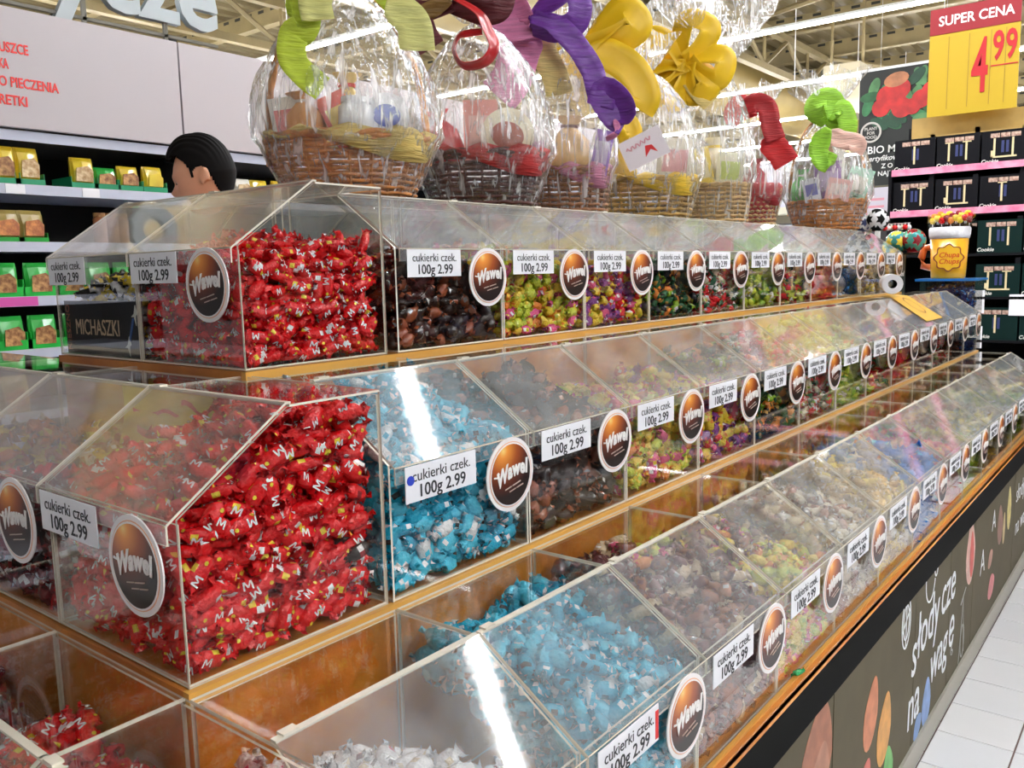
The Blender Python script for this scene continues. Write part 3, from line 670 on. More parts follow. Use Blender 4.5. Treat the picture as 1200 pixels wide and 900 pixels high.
for i in range(n):
    t = i/(n-1); yy = .055*math.sin(t*1.9); zz = .19*t
    vs += [(-.148, yy-.02, zz), (.148, yy-.008, zz)]
q.add(vs, [(2*i, 2*i+1, 2*i+3, 2*i+2) for i in range(n-1)])
m = pm('yellow_leaflet_print', (.86, .72, .10), .4, col2=(.80, .62, .06), nscale=4)
o = build(q, 'sheet', m, le); md = o.modifiers.new('s', 'SOLIDIFY'); md.thickness = .0008
q = MB()
for (x0, x1, z0, hgt) in ((-.12, .02, .150, .026), (.03, .13, .165, .020), (-.10, .10, .105, .030), (-.13, -.02, .060, .028), (.0, .12, .060, .022)):
    vs = []
    for i in range(13):
        t = i/12; xx = x0+(x1-x0)*t; zz = z0+.008*math.sin(t*7+x0*30); yy = .055*math.sin(zz/.19*1.9)-.019+.012*(xx+.148)/.296-.002
        vs += [(xx, yy, zz-hgt/2), (xx, yy+.002, zz+hgt/2)]
    q.add(vs, [(2*i, 2*i+2, 2*i+3, 2*i+1) for i in range(12)])
build(q, 'printed_bands', RED_INK, le)

# ------------------------------------------------------------------ gift baskets
def ribbon(pts, wd, mat, parent, name='ribbon_loop', wave=.0, dirv=(0, 1, 0), inpl=0):
    P = [Vector(p) for p in pts]; Q = []
    n = len(P)
    for i in range(n-1):      # Catmull-Rom through the points
        p0 = P[max(i-1, 0)]; p1 = P[i]; p2 = P[i+1]; p3 = P[min(i+2, n-1)]
        for s_ in range(6):
            t = s_/6; Q.append(.5*((2*p1)+(p2-p0)*t+(2*p0-5*p1+4*p2-p3)*t*t+(3*p1-p0-3*p2+p3)*t*t*t))
    Q.append(P[-1]); m = len(Q); q = MB(); vs = []; dv = Vector(dirv).normalized(); K = 5
    for i, p in enumerate(Q):
        d = (Q[min(i+1, m-1)]-Q[max(i-1, 0)]).normalized()
        pl = d.cross(Vector((0, 1, 0))); dv2 = dv if not inpl else dv*(1-inpl)+pl*inpl
        a = (dv2-d*dv2.dot(d)); a = a.normalized() if a.length > .05 else d.cross(Vector((0, 0, 1))).normalized()
        nn = a.cross(d); ww = wd*(.35+.65*min(1, i/(m*.18)))
        for j in range(K):
            s_ = j/(K-1)-.5; vs.append(p+a*ww*s_+nn*(wave*math.sin(j*2.1+i*.9)+.10*ww*(.25-s_*s_)*4))
    fs = []
    for i in range(m-1):
        for j in range(K-1): fs.append((i*K+j, i*K+j+1, (i+1)*K+j+1, (i+1)*K+j))
    q.add(vs, fs); me = q.mesh(name, mat, True); o = link(name, me, parent)
    md = o.modifiers.new('thick', 'SOLIDIFY'); md.thickness = .0012
    return o
def crepe(n, c): return pm('ribbon_'+n, c, .55, bump=.6, bscale=22, stretch=(1, 1, 9), noise=.25, nscale=12)
WK = {'tan': pm('tan_wicker', (.66, .25, .05), .5, noise=.5, nscale=30), 'dark': pm('dark_wicker', (.09, .018, .012), .45, noise=.5, nscale=30),
      'brown': pm('brown_wicker', (.38, .16, .06), .5, noise=.5, nscale=30), 'gold': pm('golden_wicker', (.60, .36, .08), .5, noise=.45, nscale=30), 'pale': pm('pale_wicker', (.68, .45, .20), .5, noise=.4, nscale=30)}
def wicker_basket(u, v, wpx, hpx, basepx, toppx, wick, label, depth_x=-.62, rows=9, wrap=1.0, handle=1.0, liner=None, tilt=0, wraph=None, oval=.8, z=None, tuft=.3):
    """u, v = photograph point of the basket's foot; returns root and metres per pixel at its distance"""
    p = at(u, v, 0, depth_x); zz = ZU+H+.0065 if z is None else z; p.z = zz
    s = depth(p)/FPX; d = (p-CAM); rz = math.atan2(d.y, d.x)-PI/2
    root = empty('gift_basket', p, rz); tag(root, label, 'gift basket')
    rb = basepx*s/2; rt = wpx*s/2; h = hpx*s; k = 44
    q = MB(); wm = WK[wick]; nst = 22
    for r_ in range(rows):
        z0 = .006+(h-.012)*(r_+.5)/rows; rr = rb+(rt-rb)*(z0/h)**.8; th = h/rows*.52; kk = nst*4
        pts = [((rr+.0035*math.cos(PI*(j/4*1.0)*1.0+(r_ % 2)*PI))*math.cos(2*PI*j/kk), oval*(rr+.0035*math.cos(PI*j/2+(r_ % 2)*PI))*math.sin(2*PI*j/kk), z0+.0012*math.sin(j)) for j in range(kk+1)]
        q.tube(pts, th*.62, 5, cap=False)
    o = build(q, 'woven_wall', wm, root, True); tag(o, kind='stuff')
    q = MB()
    for j in range(nst):
        a = 2*PI*(j+.5)/nst; q.tube([(rb*math.cos(a), oval*rb*math.sin(a), .002), ((rb+(rt-rb)*.6)*math.cos(a), oval*(rb+(rt-rb)*.6)*math.sin(a), h*.5), (rt*math.cos(a), oval*rt*math.sin(a), h)], .0035, 5)
    q.lathe([(.001, .001), (rb, .001), (rb, .008), (.001, .008)], 24, sy=oval)
    o = build(q, 'stakes', wm, root); tag(o, kind='stuff')
    q = MB()
    for ph in (0, PI):
        q.tube([((rt+.003*math.cos(9*t+ph))*math.cos(t), oval*(rt+.003*math.cos(9*t+ph))*math.sin(t), h+.005*math.sin(9*t+ph)) for t in [2*PI*i/90 for i in range(91)]], .006, 6, cap=False)
    build(q, 'rim', wm, root, True)
    Ht = (wraph or toppx)*s
    if handle:
        q = MB(); hh = Ht*handle
        for ph in (0, PI*2/3, PI*4/3):
            q.tube([((rt-.004)*math.cos(t)+.004*math.cos(14*t+ph), .004*math.sin(14*t+ph), h*.6+(hh-h*.6)*math.sin(t)**.8) for t in [PI*i/60 for i in range(61)]], .005, 6)
        build(q, 'handle', wm, root, True)
    if liner:
        q = MB(); lm = crepe('liner_%s' % liner[0], liner[1]); vs = []; kk = 48
        for r_, (f, zz_) in enumerate(((1.03, h*.96), (1.05, h*1.0), (1.06, h*1.06), (.92, h*1.12))):
            for j in range(kk):
                a = 2*PI*j/kk; rr = rt*f*(1+.04*math.sin(7*a+r_)); dz = (h*.02-h*.42*max(0, math.cos(a+.75))**2) if r_ == 0 else h*.06*math.sin(9*a+r_)
                vs.append((rr*math.cos(a), oval*rr*math.sin(a), zz_+dz))
        q.add(vs, [(r_*kk+j, r_*kk+(j+1) % kk, (r_+1)*kk+(j+1) % kk, (r_+1)*kk+j) for r_ in range(3) for j in range(kk)])
        o = build(q, 'paper_liner', lm, root, True); md = o.modifiers.new('t', 'SOLIDIFY'); md.thickness = .001
    if wrap:
        q = MB(); kk = 150; vs = []; rings = 20
        for r_ in range(rings+1):
            t = r_/rings; zz_ = .004+Ht*t
            if t < .28: rr = rb*1.02+(rt*1.10-rb*1.02)*(t/.28)**.8
            else: rr = rt*1.10*max(.0, math.cos((t-.28)/.72*PI/2))**.62+.012
            for j in range(kk):
                a = 2*PI*j/kk; pl = .045*min(1, t*2.2)*(math.sin(11*a+2*math.sin(3*t*PI))+.7*(abs(math.sin(17*a+1.5*math.sin(7*t)))-.5)+.5*(abs(math.sin(31*a+2*t))-.5)+.25*math.sin(53*a+9*t))
                vs.append((rr*(1+pl)*math.cos(a), oval*rr*(1+pl)*math.sin(a), zz_+.01*math.sin(5*a)*t))
        for (f, dz) in ((.030, .02), (.055, .06), (.085, .10)):     # the gathered tuft above the tie
            for j in range(kk):
                a = 2*PI*j/kk; g = f*tuft/.3*(1+.35*math.sin(5*a)+.2*math.sin(12*a)); vs.append((g*math.cos(a), g*math.sin(a), Ht+dz*tuft/.3*(1+.35*math.sin(4*a+1))))
        R_ = rings+3
        q.add(vs, [(r_*kk+j, r_*kk+(j+1) % kk, (r_+1)*kk+(j+1) % kk, (r_+1)*kk+j) for r_ in range(R_) for j in range(kk)])
        o = build(q, 'cellophane_wrap', CELLO, root, True); tag(o, 'clear crinkled cellophane')
    return root, s, rt, h, Ht, oval
def goods(root, s, items):
    "packages standing in a basket: (name, label, category, px, pz, width, depth, height, colour, tilt, shape, colour2)"
    T = bin_matrix(root)
    for (nm, lb, cat, px, pz, wpx, dpx, hpx, c, tl, shape, c2, dy) in items:
        o = empty(nm, (0, 0, 0)); tag(o, lb, cat)
        q = MB(); a, b, h_ = wpx*s/2, dpx*s/2, hpx*s
        mt = pm('pack_%.2f_%.2f_%.2f' % c, c, .3, coat=.5); m2 = pm('pack_%.2f_%.2f_%.2f' % c2, c2, .35, coat=.3)
        if shape == 'box':
            q.box((-a, -b, 0), (a, b, h_)); build(q, 'carton', mt, o)
            q = MB(); q.box((-a*.7, -b-.0008, h_*.25), (a*.7, -b, h_*.75)); build(q, 'printed_label', m2, o)
        elif shape == 'jar':
            q.lathe([(.001, 0), (a*.9, 0), (a, h_*.08), (a, h_*.75), (a*.8, h_*.85), (a*.8, h_*.88)], 20); build(q, 'jar_body', mt, o, True)
            q = MB(); q.lathe([(a*.86, h_*.86), (a*.86, h_), (.001, h_)], 20); build(q, 'cap', m2, o)
        elif shape == 'disc':
            q.prism([(a*math.cos(2*PI*i/28), a*math.sin(2*PI*i/28)+a) for i in range(28)], 1, -b, b); build(q, 'round_tin', mt, o)
            q = MB(); q.prism([(a*.62*math.cos(2*PI*i/20), a*.5*math.sin(2*PI*i/20)+a) for i in range(20)], 1, -b-.001, -b); build(q, 'printed_label', m2, o)
        elif shape == 'bag':
            vs = []; kk = 12
            for t, f in ((0, .8), (.25, 1), (.6, .9), (.8, .35), (.86, .3), (1, .7)):
                for j in range(kk):
                    an = 2*PI*j/kk; jj = 1+rnd.uniform(-.12, .12); vs.append((a*f*jj*math.cos(an), b*f*jj*math.sin(an), h_*t))
            q.add(vs, [(i*kk+j, i*kk+(j+1) % kk, (i+1)*kk+(j+1) % kk, (i+1)*kk+j) for i in range(5) for j in range(kk)]+[tuple(range(kk))[::-1]]); build(q, 'bag_body', mt, o, True)
            q = MB(); q.lathe([(a*.40, 0), (a*.42, h_*.05)], 12, sy=b/a); x_ = build(q, 'tie', m2, o); x_.location = (0, 0, h_*.81)
        o.matrix_world = T @ Matrix.Translation((px*s, dy*s, pz*s)) @ Matrix.Rotation(tl, 4, 'Y')
# 1: big tan basket with lime ribbon
root, s, rt, h, Ht, ov = wicker_basket(412, 229, 186, 68, 140, 232, 'tan', 'large tan wicker gift basket with lime green ribbon, nearest on the stand', rows=10, handle=1.0, liner=('cream', (.72, .52, .14)), wraph=236)
goods(root, s, [('chocolate_tin', 'round white tin with blue label in the nearest gift basket', 'tin', 40, 66, 50, 20, 50, (.80, .80, .84), .1, 'disc', (.03, .06, .38), -34),
    ('red_packet', 'bright red packet in the nearest gift basket', 'packet', 5, 64, 34, 14, 60, (.72, .10, .06), -.45, 'box', (.85, .65, .15), -10),
    ('snack_bag', 'small golden snack bag in the nearest gift basket', 'bag', 0, 66, 50, 30, 82, (.80, .58, .18), .0, 'bag', (.7, .08, .05), 14),
    ('snack_bag', 'small orange snack bag in the nearest gift basket', 'bag', -46, 62, 46, 30, 60, (.75, .33, .10), -.1, 'bag', (.8, .7, .6), -8),
    ('cream_carton', 'cream carton at the left of the nearest gift basket', 'carton', -66, 62, 30, 20, 54, (.80, .72, .66), -.15, 'box', (.7, .2, .2), 0),
    ('white_cup', 'white cup beside the blue label tin', 'cup', 8, 66, 40, 26, 44, (.84, .84, .86), .05, 'jar', (.88, .88, .9), -40)])
LIME = crepe('lime', (.50, .62, .03)); PLIME = crepe('pale_lime', (.68, .66, .22)); DGRN = crepe('deep_green', (.05, .22, .05))
bow = empty('bow', (0, 0, 0)); bow.parent = root
def B(pts, wd, mat, nm='ribbon_loop', y=-60, dv=(0, 1, 0), wv=.0015, ip=None): return ribbon([(a*s, (y if len(p_) < 3 else p_[2])*s, c*s) for p_ in pts for a, c in [p_[:2]]], wd*1.02*s, mat, bow, nm, wv, dv, (.62 if ip is None and nm == 'ribbon_loop' else (.35 if ip is None else ip)))
# pixel offsets are from the basket foot (412, 229): x to the right, z up
B([(-5, 245), (-35, 232), (-46, 205), (-38, 200)], 30, LIME, y=-40, dv=(1, .2, .3)); B([(-10, 238), (-32, 215), (-40, 175), (-52, 165), (-54, 140), (-36, 120), (-25, 112)], 30, LIME, 'ribbon_tail', y=-78, dv=(1, .4, .1))
B([(-20, 220), (-28, 200), (-26, 180)], 34, PLIME, 'ribbon_tail', y=-84, dv=(1, .3, 0))
B([(0, 240), (25, 236), (50, 215), (62, 202)], 36, LIME, y=-66, dv=(.5, .5, 1)); B([(8, 246), (34, 244), (60, 228)], 26, DGRN, y=-50, dv=(.4, .5, 1))
B([(44, 196), (62, 190), (74, 176), (76, 152)], 38, PLIME, 'ribbon_tail', y=-84, dv=(1, .2, .1))
# 2: dark basket with maroon and red ribbon
root, s, rt, h, Ht, ov = wicker_basket(566, 240, 146, 60, 118, 200, 'dark', 'dark maroon wicker gift basket with maroon and red bow, second on the stand', rows=9, liner=('red', (.50, .02, .02)), handle=0, wraph=205)
goods(root, s, [('chocolate_tin', 'round speckled cream tin in the maroon basket', 'tin', 22, 50, 60, 16, 60, (.80, .70, .50), .25, 'disc', (.40, .10, .06), -30),
    ('red_packet', 'red foil packet in the maroon basket', 'packet', -38, 52, 40, 20, 60, (.55, .02, .03), -.2, 'bag', (.3, .01, .02), -14),
    ('navy_box', 'navy blue box leaning in the maroon basket', 'box', 54, 46, 16, 20, 56, (.03, .09, .25), -.5, 'box', (.1, .3, .5), -20),
    ('pink_packet', 'pink salmon packet in the maroon basket', 'packet', 0, 54, 40, 14, 70, (.80, .30, .26), 0, 'box', (.85, .5, .45), 0)])
bow = empty('bow', (0, 0, 0)); bow.parent = root
MAR = crepe('maroon', (.10, .004, .010)); RDR = pm('ribbon_red_satin', (.50, .015, .02), .35, coat=.3); BRN = crepe('bronze', (.26, .14, .03))
B([(-28, 218), (-50, 232), (-82, 240), (-88, 225), (-60, 206), (-28, 216)], 26, MAR, y=-60, dv=(.1, 1, .5)); B([(-28, 218), (0, 236), (28, 232), (24, 208), (4, 204), (-28, 216)], 26, MAR, y=-60, dv=(.2, 1, .4))
B([(-30, 220), (-40, 246), (-20, 262)], 22, RDR, y=-56, dv=(1, .6, 0)); B([(-28, 214), (-60, 200), (-78, 190), (-66, 180)], 18, BRN, y=-70, dv=(.2, .6, 1))
B([(-66, 196), (-60, 178), (-52, 164)], 34, MAR, 'ribbon_tail', y=-74, dv=(1, .2, .3)); B([(-28, 216), (0, 200), (10, 182), (16, 165), (6, 150), (-16, 146), (-26, 160), (-20, 176), (4, 180)], 16, RDR, 'ribbon_tail', y=-76, dv=(.35, 1, .25), wv=.0005)
# 3: brown basket with purple bow
root, s, rt, h, Ht, ov = wicker_basket(668, 248, 92, 50, 82, 175, 'brown', 'brown wicker gift basket with violet and pink bow, third on the stand', rows=8, liner=('pink', (.60, .22, .34)), handle=0, wraph=186)
goods(root, s, [('snack_bag', 'gold and white snack bag in the basket with the violet bow', 'bag', -2, 44, 50, 30, 66, (.78, .50, .20), .05, 'bag', (.2, .1, .06), -14), ('violet_box', 'small violet box in the basket with the violet bow', 'box', 32, 44, 20, 20, 50, (.38, .22, .62), .2, 'box', (.7, .6, .8), -10),
    ('white_carton', 'white carton in the basket with the violet bow', 'carton', -34, 40, 26, 20, 60, (.80, .76, .80), -.1, 'box', (.5, .2, .5), 0)])
bow = empty('bow', (0, 0, 0)); bow.parent = root
VIO = pm('ribbon_violet', (.17, .035, .34), .4, bump=.5, bscale=20, stretch=(1, 1, 6), noise=.3, nscale=14); PNK = crepe('pink', (.78, .26, .48)); CRM = crepe('cream_yellow', (.80, .62, .22))
B([(-40, 206), (-22, 222), (4, 238), (14, 220), (8, 202), (-14, 196), (-40, 206)], 28, VIO, y=-50, dv=(.3, 1, .4)); B([(-40, 206), (-14, 200), (10, 176), (26, 150), (34, 122), (48, 100), (60, 92)], 26, VIO, 'ribbon_tail', y=-58, dv=(1, .5, .5))
B([(60, 92), (58, 112), (40, 128), (34, 112)], 30, VIO, y=-60, dv=(.8, .6, .3)); B([(-40, 206), (-66, 232), (-92, 226), (-70, 202), (-40, 204)], 34, PNK, y=-46, dv=(.2, 1, .6)); B([(-40, 204), (-52, 180), (-62, 150), (-78, 130)], 44, PNK, 'ribbon_tail', y=-40, dv=(1, .3, 0))
B([(-38, 204), (-26, 176), (-14, 150), (-10, 132)], 30, CRM, 'ribbon_tail', y=-30, dv=(1, .3, 0)); B([(50, 98), (52, 84), (40, 78)], 10, PNK, 'ribbon_tail', y=-60, dv=(.4, 1, .3))
# 4: golden basket with yellow bow
root, s, rt, h, Ht, ov = wicker_basket(757, 253, 112, 44, 98, 150, 'gold', 'golden wicker gift basket with yellow bow and white card, fourth on the stand', rows=7, liner=('yellow', (.86, .56, .03)), handle=0, wraph=165)
goods(root, s, [('white_carton', 'white carton with pink corner in the golden basket', 'carton', 30, 40, 40, 20, 50, (.82, .76, .62), .1, 'box', (.8, .4, .4), -10), ('yellow_packet', 'yellow packet in the golden basket', 'packet', -30, 40, 40, 20, 56, (.86, .58, .05), -.1, 'bag', (.9, .8, .6), -6)])
g = empty('gift_card', (0, 0, 0)); tag(g, 'white printed gift card hanging on the golden basket', 'card')
q = MB(); q.box((-24*s, 0, -17*s), (24*s, .001, 17*s)); build(q, 'card', pm('gift_card_print', (.86, .80, .82), .4), g)
put('script_mark', strokes([[(-18+1.5*i, 2.4*math.sin(i*1.7)+5+.15*i) for i in range(20)]], 1.6, pm('rose_print', (.75, .35, .40), .5), 'script_mark', ex=.1), Matrix.Scale(s, 4) @ Matrix.Translation((0, -.4, 0)) @ RX, g)
q = MB(); q.prism([(-2*s, -10*s), (6*s, -4*s), (12*s, -10*s), (9*s, 0), (2*s, 2*s)], 1, -.001, 0); build(q, 'printed_bow', RED_INK, g)
g.matrix_world = bin_matrix(root) @ Matrix.Translation((-2*s, -66*s, 74*s)) @ Matrix.Rotation(-.42, 4, 'Y') @ Matrix.Rotation(-.2, 4, 'X')
bow = empty('bow', (0, 0, 0)); bow.parent = root
YEL = pm('ribbon_yellow', (.92, .58, .01), .45, noise=.12, nscale=8)
B([(-62, 183), (-46, 208), (-22, 226), (-8, 208), (-24, 196), (-62, 183)], 34, YEL, y=-46, dv=(.3, 1, .6)); B([(-62, 183), (-38, 176), (-14, 158), (-2, 132), (-8, 118)], 36, YEL, 'ribbon_tail', y=-52, dv=(1, .3, .9))
B([(-62, 183), (-84, 200), (-92, 176), (-76, 166), (-62, 180)], 26, YEL, y=-40, dv=(.3, 1, .2)); B([(-62, 183), (-74, 150), (-60, 120)], 34, CRM, 'ribbon_tail', y=-30, dv=(1, .2, .1)); B([(-26, 112), (-16, 92), (-30, 86)], 26, YEL, 'ribbon_tail', y=-50, dv=(1, .4, .3))
# 5: pale basket with big yellow flower bow
root, s, rt, h, Ht, ov = wicker_basket(838, 256, 76, 44, 70, 165, 'pale', 'pale straw gift basket with large five loop yellow bow, fifth on the stand', rows=8, handle=0, wraph=175, tuft=.8)
goods(root, s, [('yellow_packet', 'yellow packet in the pale straw basket', 'packet', -14, 40, 30, 18, 46, (.88, .66, .08), -.2, 'box', (.9, .8, .5), -12), ('white_carton', 'cream carton in the pale straw basket', 'carton', 14, 40, 30, 18, 40, (.84, .80, .60), .1, 'box', (.6, .7, .2), -8), ('snack_bag', 'small white snack bag in the pale straw basket', 'bag', 0, 40, 44, 26, 60, (.84, .80, .70), 0, 'bag', (.8, .6, .1), 6)])
bow = empty('bow', (0, 0, 0)); bow.parent = root
cx, cz = -32, 175
def loop5(a, ln, wd, nm='ribbon_loop'):
    ca, sa = math.cos(a), math.sin(a); na = (-sa, ca); k_ = [(0, 0), (.45, .30), (.95, .34), (1.05, 0), (.9, -.32), (.4, -.26), (0, 0)]
    B([(cx+ln*(p*ca)+ln*q_*na[0], cz+ln*p*sa+ln*q_*na[1]) for p, q_ in k_], wd, YEL, nm, y=-48, dv=(.25*ca, 1, .3), wv=.0003)
for a, ln in ((2.75, 50), (1.25, 44), (-.25, 40), (-2.2, 42), (3.6, 46), (-1.1, 36)): loop5(a, ln, 25)
B([(-32, 172), (-20, 150), (-4, 132)], 26, CRM, 'ribbon_tail', y=-44, dv=(1, .3, 0))
# 6: dark red basket
root, s, rt, h, Ht, ov = wicker_basket(888, 259, 50, 42, 34, 118, 'pale', 'small gift basket wrapped in dark red netting with crimson bow, sixth on the stand', rows=8, liner=('crimson', (.42, .008, .02)), handle=0, wraph=128)
goods(root, s, [('red_packet', 'dark red packet in the small netted basket', 'packet', -4, 34, 30, 20, 44, (.45, .01, .03), 0, 'bag', (.6, .1, .1), -6)])
q = MB(); q.lathe([(17*s, .002), (27*s, 42*s), (25*s, 50*s)], 30, sy=.84)
o = build(q, 'net_wrap', pm('crimson_net', (.40, .006, .02), .5, bump=.5, bscale=40), root, True)
bow = empty('bow', (0, 0, 0)); bow.parent = root
CRI = crepe('crimson', (.42, .006, .012)); RED_ = crepe('red', (.62, .01, .015))
B([(-24, 112), (-30, 128), (-20, 138), (-12, 120)], 22, RED_, y=-30, dv=(.6, 1, .5)); B([(-20, 124), (-6, 136), (8, 130), (12, 112), (18, 94)], 22, CRI, y=-36, dv=(.8, .7, .6)); B([(6, 98), (16, 88), (24, 78), (30, 68)], 28, RED_, 'ribbon_tail', y=-34, dv=(.8, .2, 1))
# 7: lone basket with green bow
root, s, rt, h, Ht, ov = wicker_basket(968, 266, 86, 34, 66, 128, 'tan', 'tan gift basket with bright green bow standing alone near the far end', rows=7, handle=1.0, wraph=134, tuft=.5)
goods(root, s, [('pink_egg_box', 'pale pink box among greenery in the lone basket', 'box', 10, 34, 26, 18, 24, (.85, .50, .46), .2, 'box', (.9, .75, .7), -24), ('violet_box', 'small violet box in the lone basket', 'box', 0, 36, 30, 18, 44, (.28, .14, .40), .0, 'box', (.5, .4, .6), 0),
    ('green_bag', 'small green bag in the lone basket', 'bag', -28, 32, 24, 18, 40, (.10, .45, .10), 0, 'bag', (.8, .8, .8), -8), ('white_packet', 'white packet in the lone basket', 'packet', -14, 34, 18, 12, 26, (.80, .82, .88), -.2, 'box', (.2, .2, .5), -26),
    ('mint_carton', 'mint green carton in the lone basket', 'carton', 26, 34, 26, 14, 38, (.45, .72, .58), .35, 'box', (.8, .8, .7), -4)])
q = MB(); rs = random.Random(4)
for j in range(90):
    a = rs.uniform(0, 2*PI); rr = 40*s*math.sqrt(rs.uniform(.55, 1)); z0 = rs.uniform(30, 46)*s; cpos = Vector((rr*math.cos(a), ov*rr*math.sin(a), z0)); R3 = Matrix.Rotation(rs.uniform(0, 6), 3, 'Z') @ Matrix.Rotation(rs.uniform(-1, 1), 3, 'X')
    q.add([cpos+R3 @ Vector(p) for p in ((-.018, 0, 0), (0, -.007, .003), (.018, 0, 0), (0, .007, .003))], [(0, 1, 2, 3)])
o = build(q, 'leaf_garland', pm('garland_green', (.03, .10, .025), .5), root); tag(o, kind='stuff')
bow = empty('bow', (0, 0, 0)); bow.parent = root
GRB = crepe('bright_green', (.30, .62, .02)); PPK = crepe('pale_peach', (.85, .52, .42))
B([(-4, 118), (-16, 138), (0, 146), (8, 124), (0, 114)], 26, GRB, y=-30, dv=(1, .7, .2)); B([(0, 122), (12, 136), (20, 118), (18, 106)], 22, GRB, y=-32, dv=(.5, 1, 0)); B([(0, 112), (-10, 90), (0, 72), (6, 84)], 22, GRB, 'ribbon_tail', y=-46, dv=(1, .6, .1))
B([(0, 108), (12, 100), (30, 94), (28, 84)], 20, PPK, 'ribbon_tail', y=-40, dv=(.3, .3, 1)); B([(-4, 110), (-6, 96), (-2, 84)], 18, PPK, 'ribbon_tail', y=-36, dv=(1, .3, 0))

# ------------------------------------------------------------------ left shelving unit with header board (faces +x)
GX = -3.2
SHELF = pm('pale_blue_steel', (.62, .66, .78), .35); DARK = pm('dark_shelf_back', (.012, .010, .010), .7); RAIL = pm('price_rail', (.55, .58, .70), .4)
gz = [2.135, 1.905, 1.655, 1.415, 1.18, .9, .6, .3]
gu = tag(empty('shelf_unit', (GX, 3, 0)), 'tall shelving unit with pale steel shelves of snacks along the left aisle', 'shelves')
def gbox(name, a, b, m, par=gu):
    q = MB(); q.box((a[0]-GX, a[1]-3, a[2]), (b[0]-GX, b[1]-3, b[2])); return build(q, name, m, par)
gbox('back_panel', (GX-.62, -1.2, 0), (GX-.60, 7.2, 2.7), DARK)
for i, z in enumerate(gz):
    sh = gbox('shelf', (GX-.60, -1.2, z-.012), (GX-.012, 7.2, z+.006), SHELF if i else pm('dark_canopy', (.10, .09, .08), .6)); gbox('price_rail', (GX-.012, -1.2, z-.022), (GX, 7.2, z+.022), RAIL, sh)
for y in (-1.2, .98-.75, 1.98, 3.3, 4.6, 5.9, 7.15): gbox('upright', (GX-.60, y, 0), (GX-.03, y+.03, 2.7), DARK)
gbox('plinth', (GX-.6, -1.2, 0), (GX-.02, 7.2, .12), DARK)
q = MB(); q.box((0, -.09, 0), (.004, .09, .03)); 
for yy, zz, w_ in ((1.17, 1.905, .07), (1.50, 1.905, .08)):
    o = gbox('shelf_ticket', (GX, yy-.04, zz-.02), (GX+.003, yy+.04, zz+.02), WHITE)
o = gbox('promotion_strip', (GX, .2, 1.395), (GX+.003, 1.22, 1.435), pm('magenta_strip', (.70, .10, .42), .4))
hs = tag(empty('header_sign', (GX+.02, 3, 2.4)), 'long pale grey header board with red words above the left shelves', 'sign')
GREY = pm('pale_grey_board', (.50, .455, .475), .5)
ztop = at(120, 31, 0, GX+.03).z
for a, b in ((-1.2, .62), (.62, 1.978), (1.984, 3.34), (3.345, 4.7), (4.705, 7.2)):
    q = MB(); q.box((-.02, a-3, 2.165-2.4), (.01, b-3-.004, ztop-2.4)); build(q, 'board_panel', GREY, hs)
RI = pm('poppy_red_letters', (.85, .05, .04), .5)
for s_, u0, v0, u1 in (('USZCE', 0, 60, 34), ('KA', 0, 79, 11), ('O PIECZENIA', 0, 100, 70), ('RETKI', 0, 121, 33)):
    a = at(u0, v0, 0, GX+.031); b = at(u1, v0+(u1-u0)*.13, 0, GX+.031); me = text(s_, .058, RI, ex=.0015, off=.0012, align='LEFT')
    wd = max(v.co.x for v in me.vertices)-min(v.co.x for v in me.vertices)
    put('lettering', me, Matrix.Translation((.0115, a.y-3-.004, (a.z+b.z)/2-2.4)) @ RYX @ Matrix.Diagonal(((b.y-a.y)/wd, 1, 1, 1)), hs)
sl = tag(empty('sign_letters', (GX, 0, 0)), 'big silver letters standing above the header board of the left shelves', 'sign')
SIL = pm('brushed_silver', (.40, .45, .47), .4)
ea = at(255, 10, 0, GX+.02); eb = at(230, 33, 0, GX+.02)
me = text('słodycze', .47, SIL, ex=.02, off=.012, align='LEFT'); wd = max(v.co.x for v in me.vertices)
put('letters', me, Matrix.Translation((.0, ea.y-wd, eb.z+.008)) @ RYX, sl)
q = MB(); q.box((-.01, ea.y-wd, ztop+.02), (.005, ea.y, ztop+.035)); q.box((-.01, ea.y-.7, ztop), (.005, ea.y-.68, eb.z+.02)); q.box((-.01, ea.y-.3, ztop), (.005, ea.y-.28, eb.z+.02)); build(q, 'mounting_rail', pm('dark_rail', (.12, .11, .08), .5), sl)
